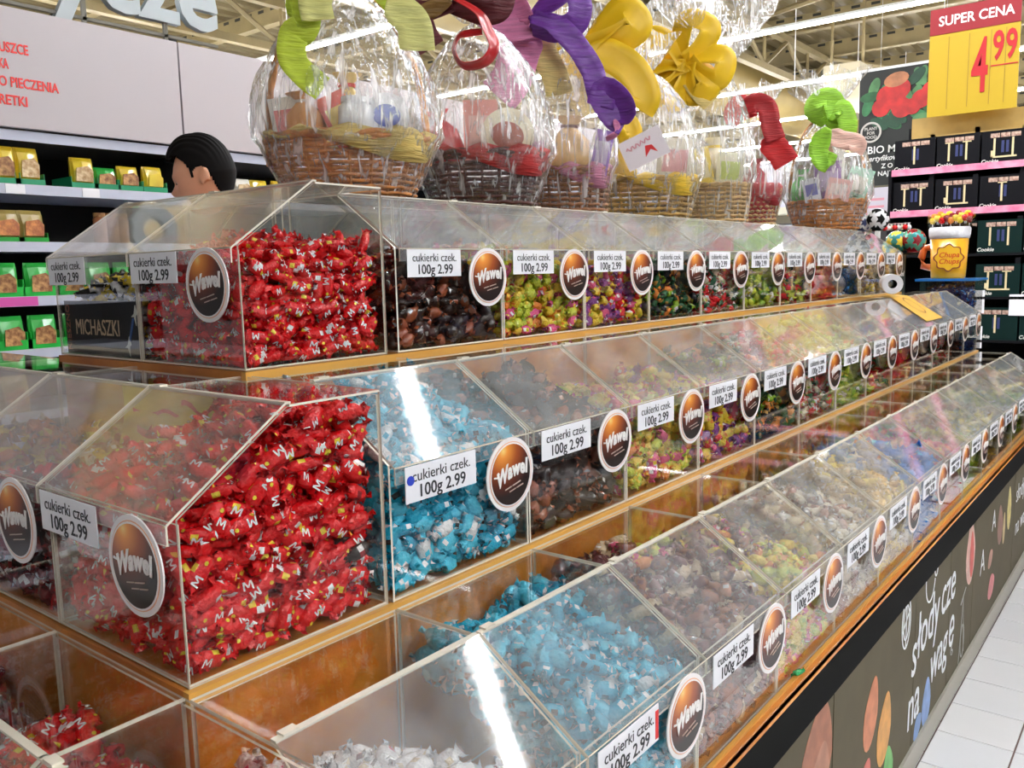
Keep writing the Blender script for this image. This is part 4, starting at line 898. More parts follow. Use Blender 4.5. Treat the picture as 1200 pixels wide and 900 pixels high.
# snacks on the shelves
GRT = pm('green_tray', (.01, .30, .13), .4, coat=.3); GRT2 = pm('vivid_green_tray', (.01, .50, .06), .4, coat=.3); NUT = pm('mixed_nuts', (.62, .34, .12), .5, col2=(.20, .07, .02), nscale=45)
NUT2 = pm('pale_nuts', (.78, .62, .36), .5, col2=(.40, .22, .08), nscale=45); YP = pm('yellow_pouch', (.80, .62, .03), .3, coat=.6, col2=(.62, .42, .02), nscale=9); GP = pm('green_pouch', (.02, .36, .05), .3, coat=.6)
pk_i = 0
def pack(y, z, w_, h_, mats, label, lean=.05, x=GX-.05):
    o = empty('snack_pack', (x, y, z)); o.rotation_euler = (0, -lean, rnd.uniform(-.12, .12)); tag(o, label, 'snack pack', 'snack packs on the left shelves')
    q = MB(); vs = []; kk = 10
    for t, f in ((0, .5), (.12, 1), (.5, 1.05), (.85, .55), (1, .08)):
        for j in range(kk):
            a = 2*PI*j/kk; vs.append((.032*f*math.cos(a), w_/2*(1 if t < .9 else .97)*math.copysign(abs(math.sin(a))**.5, math.sin(a)), h_*t))
    q.add(vs, [(i*kk+j, i*kk+(j+1) % kk, (i+1)*kk+(j+1) % kk, (i+1)*kk+j) for i in range(4) for j in range(kk)]+[tuple(range(kk))[::-1]])
    build(q, 'pouch', mats[0], o)
    q = MB(); q.prism([(-w_*.36, h_*.12), (w_*.36, h_*.12), (w_*.40, h_*.5), (w_*.2, h_*.68), (-w_*.3, h_*.6)], 0, .034, .037); build(q, 'window', mats[1], o)
    return o
def tray(y, z, w_, h_, m, label, x=GX-.018, txt=True):
    o = empty('shelf_tray', (x, y, z)); tag(o, label, 'tray', 'green trays on the left shelves')
    q = MB(); q.box((-.004, -w_/2, 0), (0, w_/2, h_)); build(q, 'front', m, o)
    q = MB(); q.box((-.20, -w_/2, 0), (-.004, w_/2, .004)); q.box((-.20, -w_/2, 0), (-.004, -w_/2+.003, h_*1.6)); q.box((-.20, w_/2-.003, 0), (-.004, w_/2, h_*1.6)); build(q, 'tray_body', m, o)
    return o
def gy(u, v): return at(u, v, 0, GX-.03).y
shelf1 = [(5, 'striped brown', YP, NUT, 1), (34, 'pale nut', YP, NUT2, 1), (98, 'small yellow', YP, NUT2, .85), (124, 'green topped', GP, NUT, .6), (151, 'brown nut', YP, NUT, .7), (180, 'bright yellow', YP, YP, .75), (284, 'white bean', pm('white_pouch', (.75, .72, .62), .4), NUT2, .6), (304, 'yellow corn', YP, YP, .6), (328, 'yellow pasta', YP, YP, .62)]
for i, (u, nm, m1, m2, hh) in enumerate(shelf1):
    y = gy(u, 205); z = 1.911
    pack(y, z+.03, .105, .15*hh, (m1, m2), '%s snack pack on the top left shelf%s' % (nm, ' beside the man' if u > 150 else ''))
    if u < 200: tray(y, z, .125, .042, GRT, 'dark green tray under the %s pack on the top left shelf' % nm)
for i, (u, m1, nm) in enumerate(((9, YP, 'left'), (38, YP, 'right'))):
    y = gy(u, 270); pack(y, 1.665+.022, .115, .13, (pm('olive_pouch', (.35, .26, .06), .35, coat=.5), pm('orange_nuts', (.75, .30, .08), .5, col2=(.35, .1, .03), nscale=40)), 'orange nut pack, %s of two on the second left shelf' % nm)
    tray(y, 1.662, .125, .035, GP, 'green tray under the %s orange nut pack' % nm)
for i, (u, nm) in enumerate(((124, 'jar of sticks'), (138, 'jar of nuts'), (150, 'jar of crackers'))):
    y = gy(u, 245); o = empty('snack_jar', (GX-.10, y, 1.662)); tag(o, 'brown %s on the second left shelf behind the empty bin' % nm, 'jar')
    q = MB(); q.lathe([(.001, 0), (.03, 0), (.032, .02), (.032, .13), (.026, .14)], 14); build(q, 'jar_body', pm('brown_jar', (.35, .13, .05), .2, coat=.6), o, True); q = MB(); q.lathe([(.028, .14), (.028, .16), (.001, .16)], 14); build(q, 'cap', NUT, o)
for zz, us, v in ((1.424, (5, 47, 85, 118, 150), 330), (1.189, (14, 52, 92, 130), 390)):
    for i, u in enumerate(us):
        y = gy(u, v)
        tray(y, zz, .155, .055, GRT2, 'vivid green carton tray, %s from the left on the %s left shelf' % (ordi(i), 'third' if zz > 1.3 else 'fourth'))
        pack(y, zz+.012, .12, .15, (pm('green_nut_pouch', (.02, .42, .05), .35, coat=.5), NUT), 'green nut pouch, %s from the left on the %s left shelf' % (ordi(i), 'third' if zz > 1.3 else 'fourth'))
for zz in (.906, .606):
    for i in range(12):
        y = -.6+.34*i
        pack(y, zz, .13, .18, (rnd.choice([YP, GP, pm('olive_pouch', (.35, .26, .06), .35)]), NUT), 'low shelf snack pack, %s from the near end on the %s shelf' % (ordi(i), 'fifth' if zz > .8 else 'sixth'))

# ------------------------------------------------------------------ black rack at the far end, faces -y
RY = 6.0
bk = tag(empty('biscuit_rack', (-.3, RY, 0)), 'black rack of dark biscuit boxes with pink shelf strips behind the stand', 'shelves')
def rbox(name, a, b, m, par=bk, off=(-.3, RY, 0)):
    q = MB(); q.box([a[i]-off[i] for i in range(3)], [b[i]-off[i] for i in range(3)]); return build(q, name, m, par)
xl = at(1045, 203, 1, RY).x
BLK = pm('black_box_print', (.006, .006, .008), .6, spec=.12); DGB = pm('bottle_green_box', (.004, .018, .016), .6, spec=.12); PKS = pm('pink_strip', (.75, .16, .30), .4, col2=(.80, .35, .48), nscale=14)
z1 = at(1100, 199, 1, RY).z; z2 = at(1150, 246, 1, RY).z; dz = z1-z2
zs = [z1, z2, z2-dz*1.02, z2-2.04*dz, z2-3.06*dz, .45, .15]
rbox('back_panel', (xl, RY+.42, 0), (2.4, RY+.44, z1+.35), BLK)
for i, z in enumerate(zs):
    sh = rbox('shelf', (xl, RY+.01, z-.012), (2.4, RY+.42, z+.006), BLK); 
    if i < 2: rbox('shelf_strip', (xl, RY-.004, z-.022), (2.4, RY+.01, z+.022), PKS, sh)
rbox('side_panel', (xl-.02, RY+.0, 0), (xl, RY+.44, z1+.02), BLK)
BAR = pm('biscuit_bar_print', (.72, .60, .34), .5); SPK = pm('dark_speckle_print', (.25, .10, .08), .5, col2=(.6, .45, .35), nscale=60); NVP = pm('navy_print', (.03, .04, .14), .5)
COOK = text('Cookie', .034, pm('cream_white_print', (.8, .78, .72), .5), ex=.0004, shear=.2, off=.0006)
def biscuit_box(x, z, w_, h_, i, row, green=False):
    o = empty('biscuit_box', (x, RY+.02, z)); tag(o, '%s biscuit box, %s from the left in row %s of the black rack' % ('dark green' if green else 'black', ordi(i), ['one', 'two', 'three', 'four', 'five', 'six'][row]), 'box', 'biscuit boxes on the black rack')
    q = MB(); q.box((0, 0, 0), (w_-.012, .30, h_)); build(q, 'carton', DGB if green else BLK, o)
    q = MB()
    for f in ((.25, .64) if (i+row) % 3 else (.45,)): q.box((w_*f, -.0012, h_*.22), (w_*f+.012, 0, h_*.78)); q.box((w_*f-.018, -.0012, h_*.76), (w_*f+.035, 0, h_*.79)) if (i+row) % 2 else None
    if (i+row) % 3 == 2: q.box((w_*.2, -.0013, h_*.2), (w_*.75, 0, h_*.25)); q.box((w_*.2, -.0013, h_*.2), (w_*.25, 0, h_*.42))
    tag(build(q, 'printed_bars', BAR, o), kind='stuff')
    q = MB()
    for f in (.18, .4, .62): q.box((w_*f, -.001, h_*.80), (w_*(f+.2), 0, h_*.93))
    build(q, 'printed_crumbs', SPK, o)
    q = MB()
    for f in (.42, .52): q.box((w_*f, -.001, h_*.35), (w_*f+.016, 0, h_*.70))
    build(q, 'printed_wrappers', NVP, o)
    put('lettering', COOK, Matrix.Translation((w_*.18, -.001, h_*.10)) @ RX, o)
    q = MB(); q.box((w_*.84, .0, h_), (w_-.014, .02, h_+.02+.02*((i+row) % 2))); build(q, 'flap', BLK, o)
for row, z in enumerate(zs[:6]):
    for i in range(9):
        wq = .272
        x = xl+.01+i*wq
        if row > 1 and x < -.45: continue
        biscuit_box(x, z+.006, wq, .215, i, row, green=row > 1)
# blank white cards on the lower boxes
for (u0, v0, u1, v1, nm) in ((1183, 345, 1200, 370, 'left'), (1143, 340, 1153, 367, 'narrow'), (1135, 382, 1150, 408, 'low')):
    a = at(u0, v0, 1, RY+.012); b = at(u1, v1, 1, RY+.012); o = empty('blank_card', (a.x, RY+.010, b.z)); tag(o, 'blank white card on the black rack, %s one' % nm, 'card')
    q = MB(); q.box((0, 0, 0), (max(.05, b.x-a.x)+(.15 if nm == 'left' else 0), .004, a.z-b.z)); build(q, 'card', pm('blank_white', (.85, .85, .9), .4), o)
# kraft header board on the rack and the price sign above it
ka = at(1068, 143, 1, RY); kb = at(1068, 161, 1, RY)
o = rbox('header_board', (ka.x, RY+.02, kb.z-.01), (2.4, RY+.04, ka.z+.02), pm('kraft_board', (.48, .31, .09), .6, noise=.15, nscale=12))
PSY = RY-.10
c0 = at(1095, 12, 1, PSY); c1 = at(1095, 42, 1, PSY); c2 = at(1086, 138, 1, PSY); c3 = at(1198, 29, 1, PSY)
ps = tag(empty('price_sign', (c2.x, PSY, c2.z)), 'large hanging yellow price sign headed SUPER CENA showing 4.99', 'sign')
wd_ = .525; hh_ = c1.z-c2.z; ht = c0.z-c1.z
q = MB(); q.box((0, 0, 0), (wd_, .006, hh_)); build(q, 'yellow_board', pm('yellow_sign', (.47, .31, .006), .6), ps)
q = MB(); q.box((0, -.004, hh_), (wd_, .008, hh_+ht)); build(q, 'red_header', pm('deep_red_sign', (.26, .004, .01), .6), ps)
put('lettering', text('SUPER CENA', .082, pm('white_sign_ink', (.85, .75, .72), .5), ex=.001, off=.0014), Matrix.Translation((.27, -.006, hh_+ht*.48)) @ RX @ Matrix.Diagonal((.93, 1.05, 1, 1)), ps)
RS = pm('sign_red', (.45, .006, .012), .6)
def digit(t, cx_, cz_, w2, h2, n='price_figure'):
    me = text(t, 1.0, RS, ex=.002, off=.02); xs = [v.co.x for v in me.vertices]; ys = [v.co.y for v in me.vertices]
    sx_, sy_ = w2/(max(xs)-min(xs)), h2/(max(ys)-min(ys)); T = Matrix.Translation((cx_, -.003, cz_)) @ RX @ Matrix.Diagonal((sx_, sy_, 1, 1)) @ Matrix.Translation((-(max(xs)+min(xs))/2, -(max(ys)+min(ys))/2, 0))
    return put(n, me, T, ps)
digit('4', wd_*.58, hh_*.56, .095, hh_*.66); digit('9', wd_*.775, hh_*.76, .062, hh_*.36); digit('9', wd_*.915, hh_*.76, .062, hh_*.36)
q = MB(); q.box((wd_*.70, -.003, hh_*.52), (wd_*.99, 0, hh_*.535)); build(q, 'price_underline', RS, ps)
q = MB()
for f in (.22, .45, .69, .85): q.box((wd_*f, -.002, hh_*.08), (wd_*f+.003, 0, hh_*.96))
build(q, 'card_slots', pm('slot_shadow', (.30, .18, .02), .6), ps)
q = MB()
for f in (.15, .85): q.box((wd_*f, .001, hh_+ht), (wd_*f+.004, .004, 5.96-c2.z))
build(q, 'hanging_wire', pm('wire', (.5, .5, .5), .4), ps)
# berry poster behind
PY = 9.0
a = at(1008, 86, 1, PY); b = at(1008, 219, 1, PY); c = at(1092, 80, 1, PY)
po = tag(empty('hanging_poster', (a.x, PY, b.z)), 'black hanging poster with red berries and green leaves behind the price sign', 'poster')
pw_, ph_ = 1.05, a.z-b.z
q = MB(); q.box((0, 0, 0), (pw_, .01, ph_)); build(q, 'sheet', pm('black_poster', (.006, .008, .006), .5), po)
rs = random.Random(3)
PB = [0]
def pblob(x, z, rx, rz, c, ang=0, y=-.002, nm='printed_leaf'):
    PB[0] += 1; y = -.001-.0004*PB[0]; q = MB(); q.prism([(x+rx*math.cos(t)*math.cos(ang)-rz*math.sin(t)*math.sin(ang), z+rx*math.cos(t)*math.sin(ang)+rz*math.sin(t)*math.cos(ang)) for t in [2*PI*i/16 for i in range(16)]], 1, y, 0)
    build(q, nm, pm('poster_%.2f_%.2f_%.2f' % c, c, .5, noise=.4, nscale=9), po)
for j in range(26):
    c = rs.choice(((.02, .13, .04), (.04, .24, .08), (.01, .07, .03), (.10, .28, .10))); pblob(rs.uniform(.07, pw_-.1), rs.uniform(ph_*.52, ph_*.94), .10, .05, c, rs.uniform(0, 3), -.0012-.0003*j)
for (x, z, r_) in ((.28, .84, .11), (.40, .90, .10), (.22, .74, .09), (.42, .72, .10), (.36, .80, .10), (.60, .78, .09), (.70, .84, .10), (.52, .72, .08)): pblob(x, z*ph_/1.1, r_, r_, (.62, .02, .02), 0, -.012, 'printed_berry')
pblob(.36, ph_*.90, .12, .07, (.55, .22, .10), .2, -.010, 'printed_berry')
PG = pm('poster_grey_print', (.55, .52, .48), .5)
q = MB(); kk = 28
vs = [(.13+r_*math.cos(2*PI*i/kk), -.018, ph_*.47+r_*math.sin(2*PI*i/kk)) for r_ in (.105, .085) for i in range(kk)]; q.add(vs, [(i, (i+1) % kk, kk+(i+1) % kk, kk+i) for i in range(kk)]); build(q, 'printed_ring', PG, po)
for s_, x, z, sz, al in (('PLANT', .13, .50, .042, 1), ('FOR', .13, .463, .042, 1), ('FOOD', .13, .426, .042, 1), ('BIO M', .24, .31, .105, 1), ('certyfikow', .24, .235, .075, 1), ('Z O', .30, .165, .065, 1), ('NAJN', .29, .10, .065, 1)):
    put('lettering', text(s_, sz, pm('poster_white_print', (.75, .75, .72), .5) if sz > .06 else PG, ex=.001, off=.001, shear=.3 if 'cer' in s_ else 0), Matrix.Translation((x, -.018, z*ph_/1.0)) @ RX, po)
q = MB(); q.box((0, -.006, ph_), (pw_, .016, ph_+.012)); build(q, 'top_rail', pm('white_rail', (.8, .8, .8), .4), po)
q = MB(); q.box((.2, 0, ph_), (.203, .003, 5.96-b.z)); q.box((.8, 0, ph_), (.803, .003, 5.96-b.z)); build(q, 'hanging_wire', pm('wire', (.5, .5, .5), .4), po)

# ------------------------------------------------------------------ things at the far end of the stand
# navy tub with blue tray, mug shaped lollipop holder on it
ty = 4.60; a = at(1078, 327, 1, ty); b = at(1143, 327, 1, ty)
tb = tag(empty('sweet_tub', ((a.x+b.x)/2, ty+.11, ZL+.0)), 'clear tub of navy sweets under a blue tray at the far end of the stand', 'tub')
hw = (b.x-a.x)/2; tz = a.z-ZL-.012
q = MB(); q.prism([(-hw, -.11), (hw, -.11), (hw, .11), (-hw, .11)], 2, 0, .006, 0, 1)
for s0, s1 in (((-hw, -.11), (hw, -.107)), ((-hw, .107), (hw, .11)), ((-hw, -.107), (-hw+.003, .107)), ((hw-.003, -.107), (hw, .107))): q.box((*s0, .006), (*s1, tz))
build(q, 'clear_wall', [A_PANE, A_EDGE], tb)
q = MB(); q.box((-hw-.02, -.13, tz), (hw+.02, .13, tz+.012)); build(q, 'tray', pm('blue_tray', (.02, .16, .45), .35), tb)
q = MB()
for j in range(700):
    g = LO['navy'][rnd.randrange(len(LO['navy']))]; T = Matrix.Translation((rnd.uniform(-hw+.03, hw-.03), rnd.uniform(-.08, .08), rnd.uniform(.02, tz-.03))) @ Matrix.Rotation(rnd.uniform(0, 6), 4, 'Z') @ Matrix.Rotation(rnd.uniform(-1, 1), 4, 'Y')
    q.add([T @ Vector(p) for p in g[0]], g[1], [int(t) for t in g[2]])
o = build(q, 'sweets', KIND['navy'][1][0][0]); o.location = tb.location; tag(o, 'navy blue sweets filling the clear tub under the blue tray', 'sweets', kind='stuff')
mz = a.z; m0 = at(1085, 327, 1, ty); m1 = at(1127, 327, 1, ty); top = at(1105, 266, 1, ty).z; mr = (m1.x-m0.x)/2*1.0
mg = tag(empty('mug_display', ((m0.x+m1.x)/2, ty+.10, mz)), 'yellow beer mug shaped lollipop display with white foam top on the blue tray', 'lollipop display')
mh = top-mz; fo = mh*.78
q = MB(); q.lathe([(.001, 0), (mr*.94, 0), (mr*.98, .01), (mr*1.08, fo)], 28); build(q, 'mug', pm('mug_yellow', (.85, .42, .02), .25, coat=.6), mg, True)
q = MB(); q.lathe([(mr*1.10, fo), (mr*1.16, fo+.02), (mr*1.18, mh-.01), (mr*1.12, mh), (.001, mh)], 28); build(q, 'foam', pm('foam_white', (.85, .85, .90), .5, bump=.4, bscale=30), mg, True)
q = MB(); q.tube([(-mr*1.0, 0, fo*.80), (-mr*1.42, 0, fo*.78), (-mr*1.55, 0, fo*.55), (-mr*1.45, 0, fo*.32), (-mr*.98, 0, fo*.28)], .020, 8); build(q, 'handle', pm('handle_orange', (.72, .14, .02), .3, coat=.4), mg, True)
ang = math.atan2(CAM.y-mg.location.y, CAM.x-mg.location.x)
TB = Matrix.Rotation(ang+PI/2, 4, 'Z')
q = MB(); kk = 48
def flower(R, y0, y1, mb, mi): mb.prism([(R*(1+.09*math.cos(8*t))*math.cos(t), fo*.52+R*(1+.09*math.cos(8*t))*math.sin(t)) for t in [2*PI*i/kk for i in range(kk)]], 1, y0, y1, mi, mi)
flower(.070, -mr*1.075, -mr*1.0, q, 0); flower(.063, -mr*1.08, -mr*1.0, q, 1)
bd = build(q, 'badge', [pm('badge_brown', (.28, .05, .01), .4), pm('badge_yellow', (.88, .50, .02), .4)], mg); bd.matrix_local = TB
for s_, dz_ in (('Chupa', .014), ('Chups', -.020)): put('lettering', text(s_, .038, pm('badge_red_ink', (.65, .06, .01), .4), ex=.0006, shear=.25, off=.0006), TB @ Matrix.Translation((0, -mr*1.085, fo*.52+dz_)) @ RX, mg)
lz = mz+mh
lt_ = tag(empty('lollipop_tray', (mg.location.x+.01, ty+.10, lz+.001)), 'small clear tray of yellow and red lollipops on top of the mug', 'tray')
q = MB(); lw = .11
q.box((-lw, -.06, 0), (lw, .06, .003)); q.box((-lw, -.06, .003), (lw, -.057, .06)); q.box((-lw, .057, .003), (lw, .06, .06)); q.box((-lw, -.057, .003), (-lw+.003, .057, .09)); q.box((lw-.003, -.057, .003), (lw, .057, .09)); build(q, 'clear_wall', A_PANE, lt_)
for j in range(27):
    o = empty('lollipop', (lt_.location.x-.09+.0225*(j % 9), ty+.10-.035+.034*(j//9), lz+.005+.012*(j % 2)+.012*(j//9))); tag(o, '%s wrapped lollipop, %s row of the clear tray on the mug' % (('yellow', 'bright yellow', 'red', 'dark red', 'orange')[j % 5], ('front', 'middle', 'rear')[j//9]), 'lollipop', 'lollipops in the tray on the mug')
    q = MB(); q.lathe([(.001, .012), (.014, .019), (.0175, .032), (.014, .045), (.001, .049)], 8); build(q, 'head', (C_YE, C_YE, C_RD, C_DR, C_OR)[j % 5], o, True)
    q = MB(); q.tube([(0, 0, 0), (0, 0, .014)], .002, 5); build(q, 'stick', WHITE, o)
# paper roll lying on the middle lids
ra = at(1046, 333, 0, -.14); rb_ = at(1066, 328, 0, -.18)
pr_ = tag(empty('paper_roll', (ra.x, ra.y, ra.z)), 'white paper roll lying on the middle tier lids near the far end', 'paper roll')
q = MB(); dirr = Vector((-.06, .17, .0)).normalized(); ro = .042
prof = []; aa = dirr.cross(Vector((0, 0, 1))).normalized(); bb = aa.cross(dirr); kk = 20; vs = []
for (r_, t) in ((.018, 0), (ro, 0), (ro, .18), (.018, .18), (.018, 0)):
    vs += [dirr*t+(aa*math.cos(2*PI*j/kk)+bb*math.sin(2*PI*j/kk))*r_ for j in range(kk)]
q.add(vs, [(i*kk+j, i*kk+(j+1) % kk, (i+1)*kk+(j+1) % kk, (i+1)*kk+j) for i in range(4) for j in range(kk)], sum([[0 if i < 3 else 1]*kk for i in range(4)], []))
build(q, 'roll', [pm('roll_white', (.85, .85, .88), .5), BLACK], pr_)
# yellow leaflet on the lids
yl = tag(empty('printed_sheet', (-.10, 3.72, ZM+H)), 'yellow printed sheet lying inside the bin lid near the far end', 'leaflet')
a = at(1040, 345, 0, -.20)
yl.location = (-.155, a.y, ZM+H+.009)
q = MB(); n = 8; vs = []
for i in range(n+1):
    t = i/n; xx = .155*(1-t)*1.0-.0; xx = .15-.29*t
    zz = (-.0105/.0154*(xx)*.1 if False else (-(max(0, xx-.0))*.68+.004)) ; vs += [(xx, -.13+.02*t, zz), (xx, .16-.05*t, zz)]
q.add(vs, [(2*i, 2*i+1, 2*i+3, 2*i+2) for i in range(n)]); o = build(q, 'sheet', pm('amber_sheet', (.80, .50, .10), .45), yl); md = o.modifiers.new('t', 'SOLIDIFY'); md.thickness = .001
q = MB(); kk = 32; sl_ = math.atan2(.68, 1)
vs = [(.065+r_*math.cos(2*PI*i/kk)*math.cos(sl_), .01+r_*(1+.1*math.cos(8*2*PI*i/kk))*math.sin(2*PI*i/kk), .007-(.065+r_*math.cos(2*PI*i/kk)*math.cos(sl_))*.68) for r_ in (.058, .052) for i in range(kk)]
q.add(vs, [(i, (i+1) % kk, kk+(i+1) % kk, kk+i) for i in range(kk)]); build(q, 'printed_badge', pm('badge_brown', (.28, .05, .01), .4), yl)
# dark stand with globe shaped lollipop holders at the end of the upper tier
dx = -.45; dy = 4.34
ds = tag(empty('lollipop_stand', (dx, dy, ZM)), 'dark upright stand holding ball shaped sweets at the end of the upper tier', 'stand')
q = MB(); q.box((-.12, -.08, 0), (.14, .14, .012)); build(q, 'base', pm('red_base', (.55, .02, .03), .4), ds)
q = MB(); q.box((-.07, -.05, .012), (.10, .10, .50)); build(q, 'column', pm('very_dark_green', (.006, .018, .014), .5), ds)
put('lettering', text('Pond', .04, WH, ex=.0005, shear=.2), Matrix.Translation((.102, .02, .40)) @ RYX, ds)
q = MB(); q.box((-.14, -.18, .50), (.14, .18, .51)); build(q, 'tray', BLACK, ds)
def ball(x, y, z, r_, mats, label, kk=16):
    o = empty('ball', (x, y, z)); tag(o, label, 'ball')
    bm = bmesh.new(); bmesh.ops.create_icosphere(bm, subdivisions=3, radius=r_); me = bpy.data.meshes.new('sphere')
    ico = [Vector(v.co).normalized() for v in bmesh.ops.create_icosphere(bmesh.new(), subdivisions=1, radius=1)['verts']][:12] if False else None
    ph = (1+5**.5)/2; dirs = [Vector(p).normalized() for p in ((0, 1, ph), (0, 1, -ph), (0, -1, ph), (0, -1, -ph), (1, ph, 0), (1, -ph, 0), (-1, ph, 0), (-1, -ph, 0), (ph, 0, 1), (ph, 0, -1), (-ph, 0, 1), (-ph, 0, -1))]
    for f in bm.faces:
        c = f.calc_center_median().normalized(); f.smooth = True
        if max(c.dot(d) for d in dirs) > .93: f.material_index = 1
    bm.to_mesh(me); bm.free()
    for m_ in mats: me.materials.append(m_)
    link('shell', me, o)
    q = MB(); q.lathe([(r_*.5, -r_*.98), (r_*.42, -r_*.80)], 12); build(q, 'foot', mats[1], o)
    return o
TEALG = pm('globe_teal', (.03, .22, .24), .2, coat=.6, col2=(.10, .35, .15), nscale=14); SOC = pm('ball_white', (.82, .82, .84), .3, coat=.4)
for (u, v, r_, m1, lb) in ((1028, 267, 13, (SOC, BLACK), 'black and white football shaped tub at the far end'), (1010, 268, 10, (SOC, NVP), 'small white ball tub with navy spots at the far end'),
                          (1052, 262, 13, (TEALG, C_YE), 'teal globe shaped tub, left one on the dark stand'), (1071, 262, 14, (TEALG, C_DR), 'teal globe shaped tub with red spots on the dark stand')):
    p = at(u, v, 1, 4.30 if u > 1040 else 4.05); rr = r_*depth(p)/FPX
    zb = (ZM+.51 if u > 1040 else ZU+H+.005); ball(p.x, p.y, zb+rr*.98, rr, m1, lb)
for j in range(14):
    p = at(1012+4*j, 284+3*((j*5) % 3), 1, 4.16+.02*((j*7) % 3)); o = empty('wrapped_ball', (p.x, p.y, ZU+H+.0065+.014)); 
    q = MB(); q.lathe([(.001, -.014), (.010, -.010), (.014, 0), (.010, .010), (.001, .014)], 10); build(q, 'sweet', (C_RD, C_WH, C_CR)[j % 3], o, True)
    q = MB(); q.lathe([(.002, .012), (.009, .022)], 8); build(q, 'twist', C_WH, o)
    tag(o, 'small red and white wrapped ball on the far upper lids', 'sweet', 'wrapped balls on the far upper lids')

# ------------------------------------------------------------------ far background
def slab(name, a, b, m, label, cat):
    o = empty(name, ((a[0]+b[0])/2, a[1], a[2])); tag(o, label, cat)
    q = MB(); q.box((-(b[0]-a[0])/2, 0, 0), ((b[0]-a[0])/2, b[1]-a[1], b[2]-a[2])); build(q, 'board', m, o); return o
p = at(884, 192, 1, 8); q_ = at(918, 243, 1, 8)
o = slab('white_header_board', (p.x, 8, q_.z), (q_.x+.1, 8.03, p.z), pm('cool_white_board', (.72, .74, .84), .5), 'plain white header board behind the crimson bow basket', 'sign')
q = MB(); q.box((-.3, -.02, -.06), (.5, .3, 0)); build(q, 'pale_top', pm('pale_yellow_top', (.80, .78, .62), .5), o)
q = MB(); q.box((-.3, 0, -q_.z), (-.25, .05, -.06)); q.box((.3, 0, -q_.z), (.35, .05, -.06)); build(q, 'post', HOUS, o)
p = at(1012, 221, 1, 7.4); q_ = at(1046, 262, 1, 7.4)
o = slab('info_board', (p.x, 7.4, q_.z), (q_.x, 7.43, p.z), pm('pale_lilac_board', (.70, .66, .74), .5), 'pale board with pink lines left of the black rack', 'sign')
q = MB()
for f in (.25, .45, .65): q.box((-.10, -.002, (p.z-q_.z)*f), (.05, 0, (p.z-q_.z)*f+.02))
build(q, 'printed_lines', pm('pink_lines', (.80, .35, .42), .5), o)
q = MB(); q.box((-.02, .0, -q_.z), (.02, .03, 0)); build(q, 'post', HOUS, o)
for i, (y, x0, x1, hgt) in enumerate(((11, -5.5, -1.6, 2.0), (14, -8, -3.0, 2.2), (18, -10, -3.0, 2.3), (24, -13, 3, 2.4))):
    o = empty('far_shelf_row', ((x0+x1)/2, y, 0)); tag(o, 'dark distant shelf row, %s beyond the stand' % ordi(i), 'shelves', 'distant shelf rows')
    q = MB(); q.box((-(x1-x0)/2, 0, 0), ((x1-x0)/2, .5, hgt)); build(q, 'cabinet', pm('dark_far_shelf', (.03, .028, .03), .7), o)
    for z in (.5, .9, 1.3, 1.7, 2.0):
        if z > hgt: continue
        q = MB(); q.box((-(x1-x0)/2, -.02, z), ((x1-x0)/2, 0, z+.03)); build(q, 'shelf_edge', SHELF, o)
    for k_ in range(14):
        z = (.53, .93, 1.33)[k_ % 3]; xx = -(x1-x0)/2+(x1-x0)*(k_+.3)/15
        q = MB(); q.box((xx, -.015, z), (xx+.2, .0, z+.28)); build(q, 'goods', (C_RD, C_YE, C_DG, C_WH, C_BL, C_OR)[k_ % 6], o)
for (cx_, cy_, rz_, ln, lb) in ((2.7, 3.0, -PI/2, 12, 'added dark shelving out of view right of the aisle, darkening reflections'), (-1.0, -3.4, PI, 9, 'added dark shelving out of view before the near end, darkening reflections')):  # unseen shelves, added to darken pane reflections and cut bounce light
    o = empty('added_shelves', (cx_, cy_, 0), rz_); tag(o, lb, 'shelves')
    sgn = 1 if rz_ == PI/2 else 1
    q = MB(); q.box((-ln/2, .40, 0), (ln/2, .44, 1.9)); build(q, 'back_panel', pm('dark_far_shelf', (.03, .028, .03), .7), o)
    for z in (.1, .5, .9, 1.3, 1.7):
        q = MB(); q.box((-ln/2, 0, z), (ln/2, .40, z+.02)); build(q, 'shelf', pm('grey_shelf', (.25, .25, .27), .5), o)
        for k_ in range(int(ln/.5)):
            if z > 1.6 or rnd.random() < .35: continue
            q = MB(); xx = -ln/2+.5*k_+.03; q.box((xx, .05, z+.02), (xx+rnd.uniform(.25, .45), .35, z+rnd.uniform(.16, .30))); build(q, 'goods', pm('muted_goods_%d' % (k_ % 5), ((.20, .03, .03), (.25, .18, .05), (.05, .10, .06), (.22, .20, .18), (.04, .06, .16))[k_ % 5], .5), o)
# white air unit hanging under the roof
p = at(965, 78, 1, 16); q_ = at(1006, 132, 1, 16)
o = slab('air_unit', (p.x, 16, q_.z), (q_.x, 16.8, p.z), pm('cream_unit', (.34, .29, .19), .5), 'boxy cream air unit hanging under the roof', 'air unit')
q = MB(); q.box((-.3, .3, p.z-q_.z), (-.26, .34, 6.3-q_.z)); q.box((.26, .3, p.z-q_.z), (.30, .34, 6.3-q_.z)); build(q, 'hanger', BEIGE, o)
# round duct high at the left
q = MB(); q.tube([(-7.0, -6, 5.24), (-7.0, 30, 5.24)], .6, 20); o = build(q, 'air_duct', pm('beige_duct', (.27, .19, .06), .5, noise=.12, nscale=2), None, True); tag(o, 'wide round beige air duct under the roof at the left', 'duct')

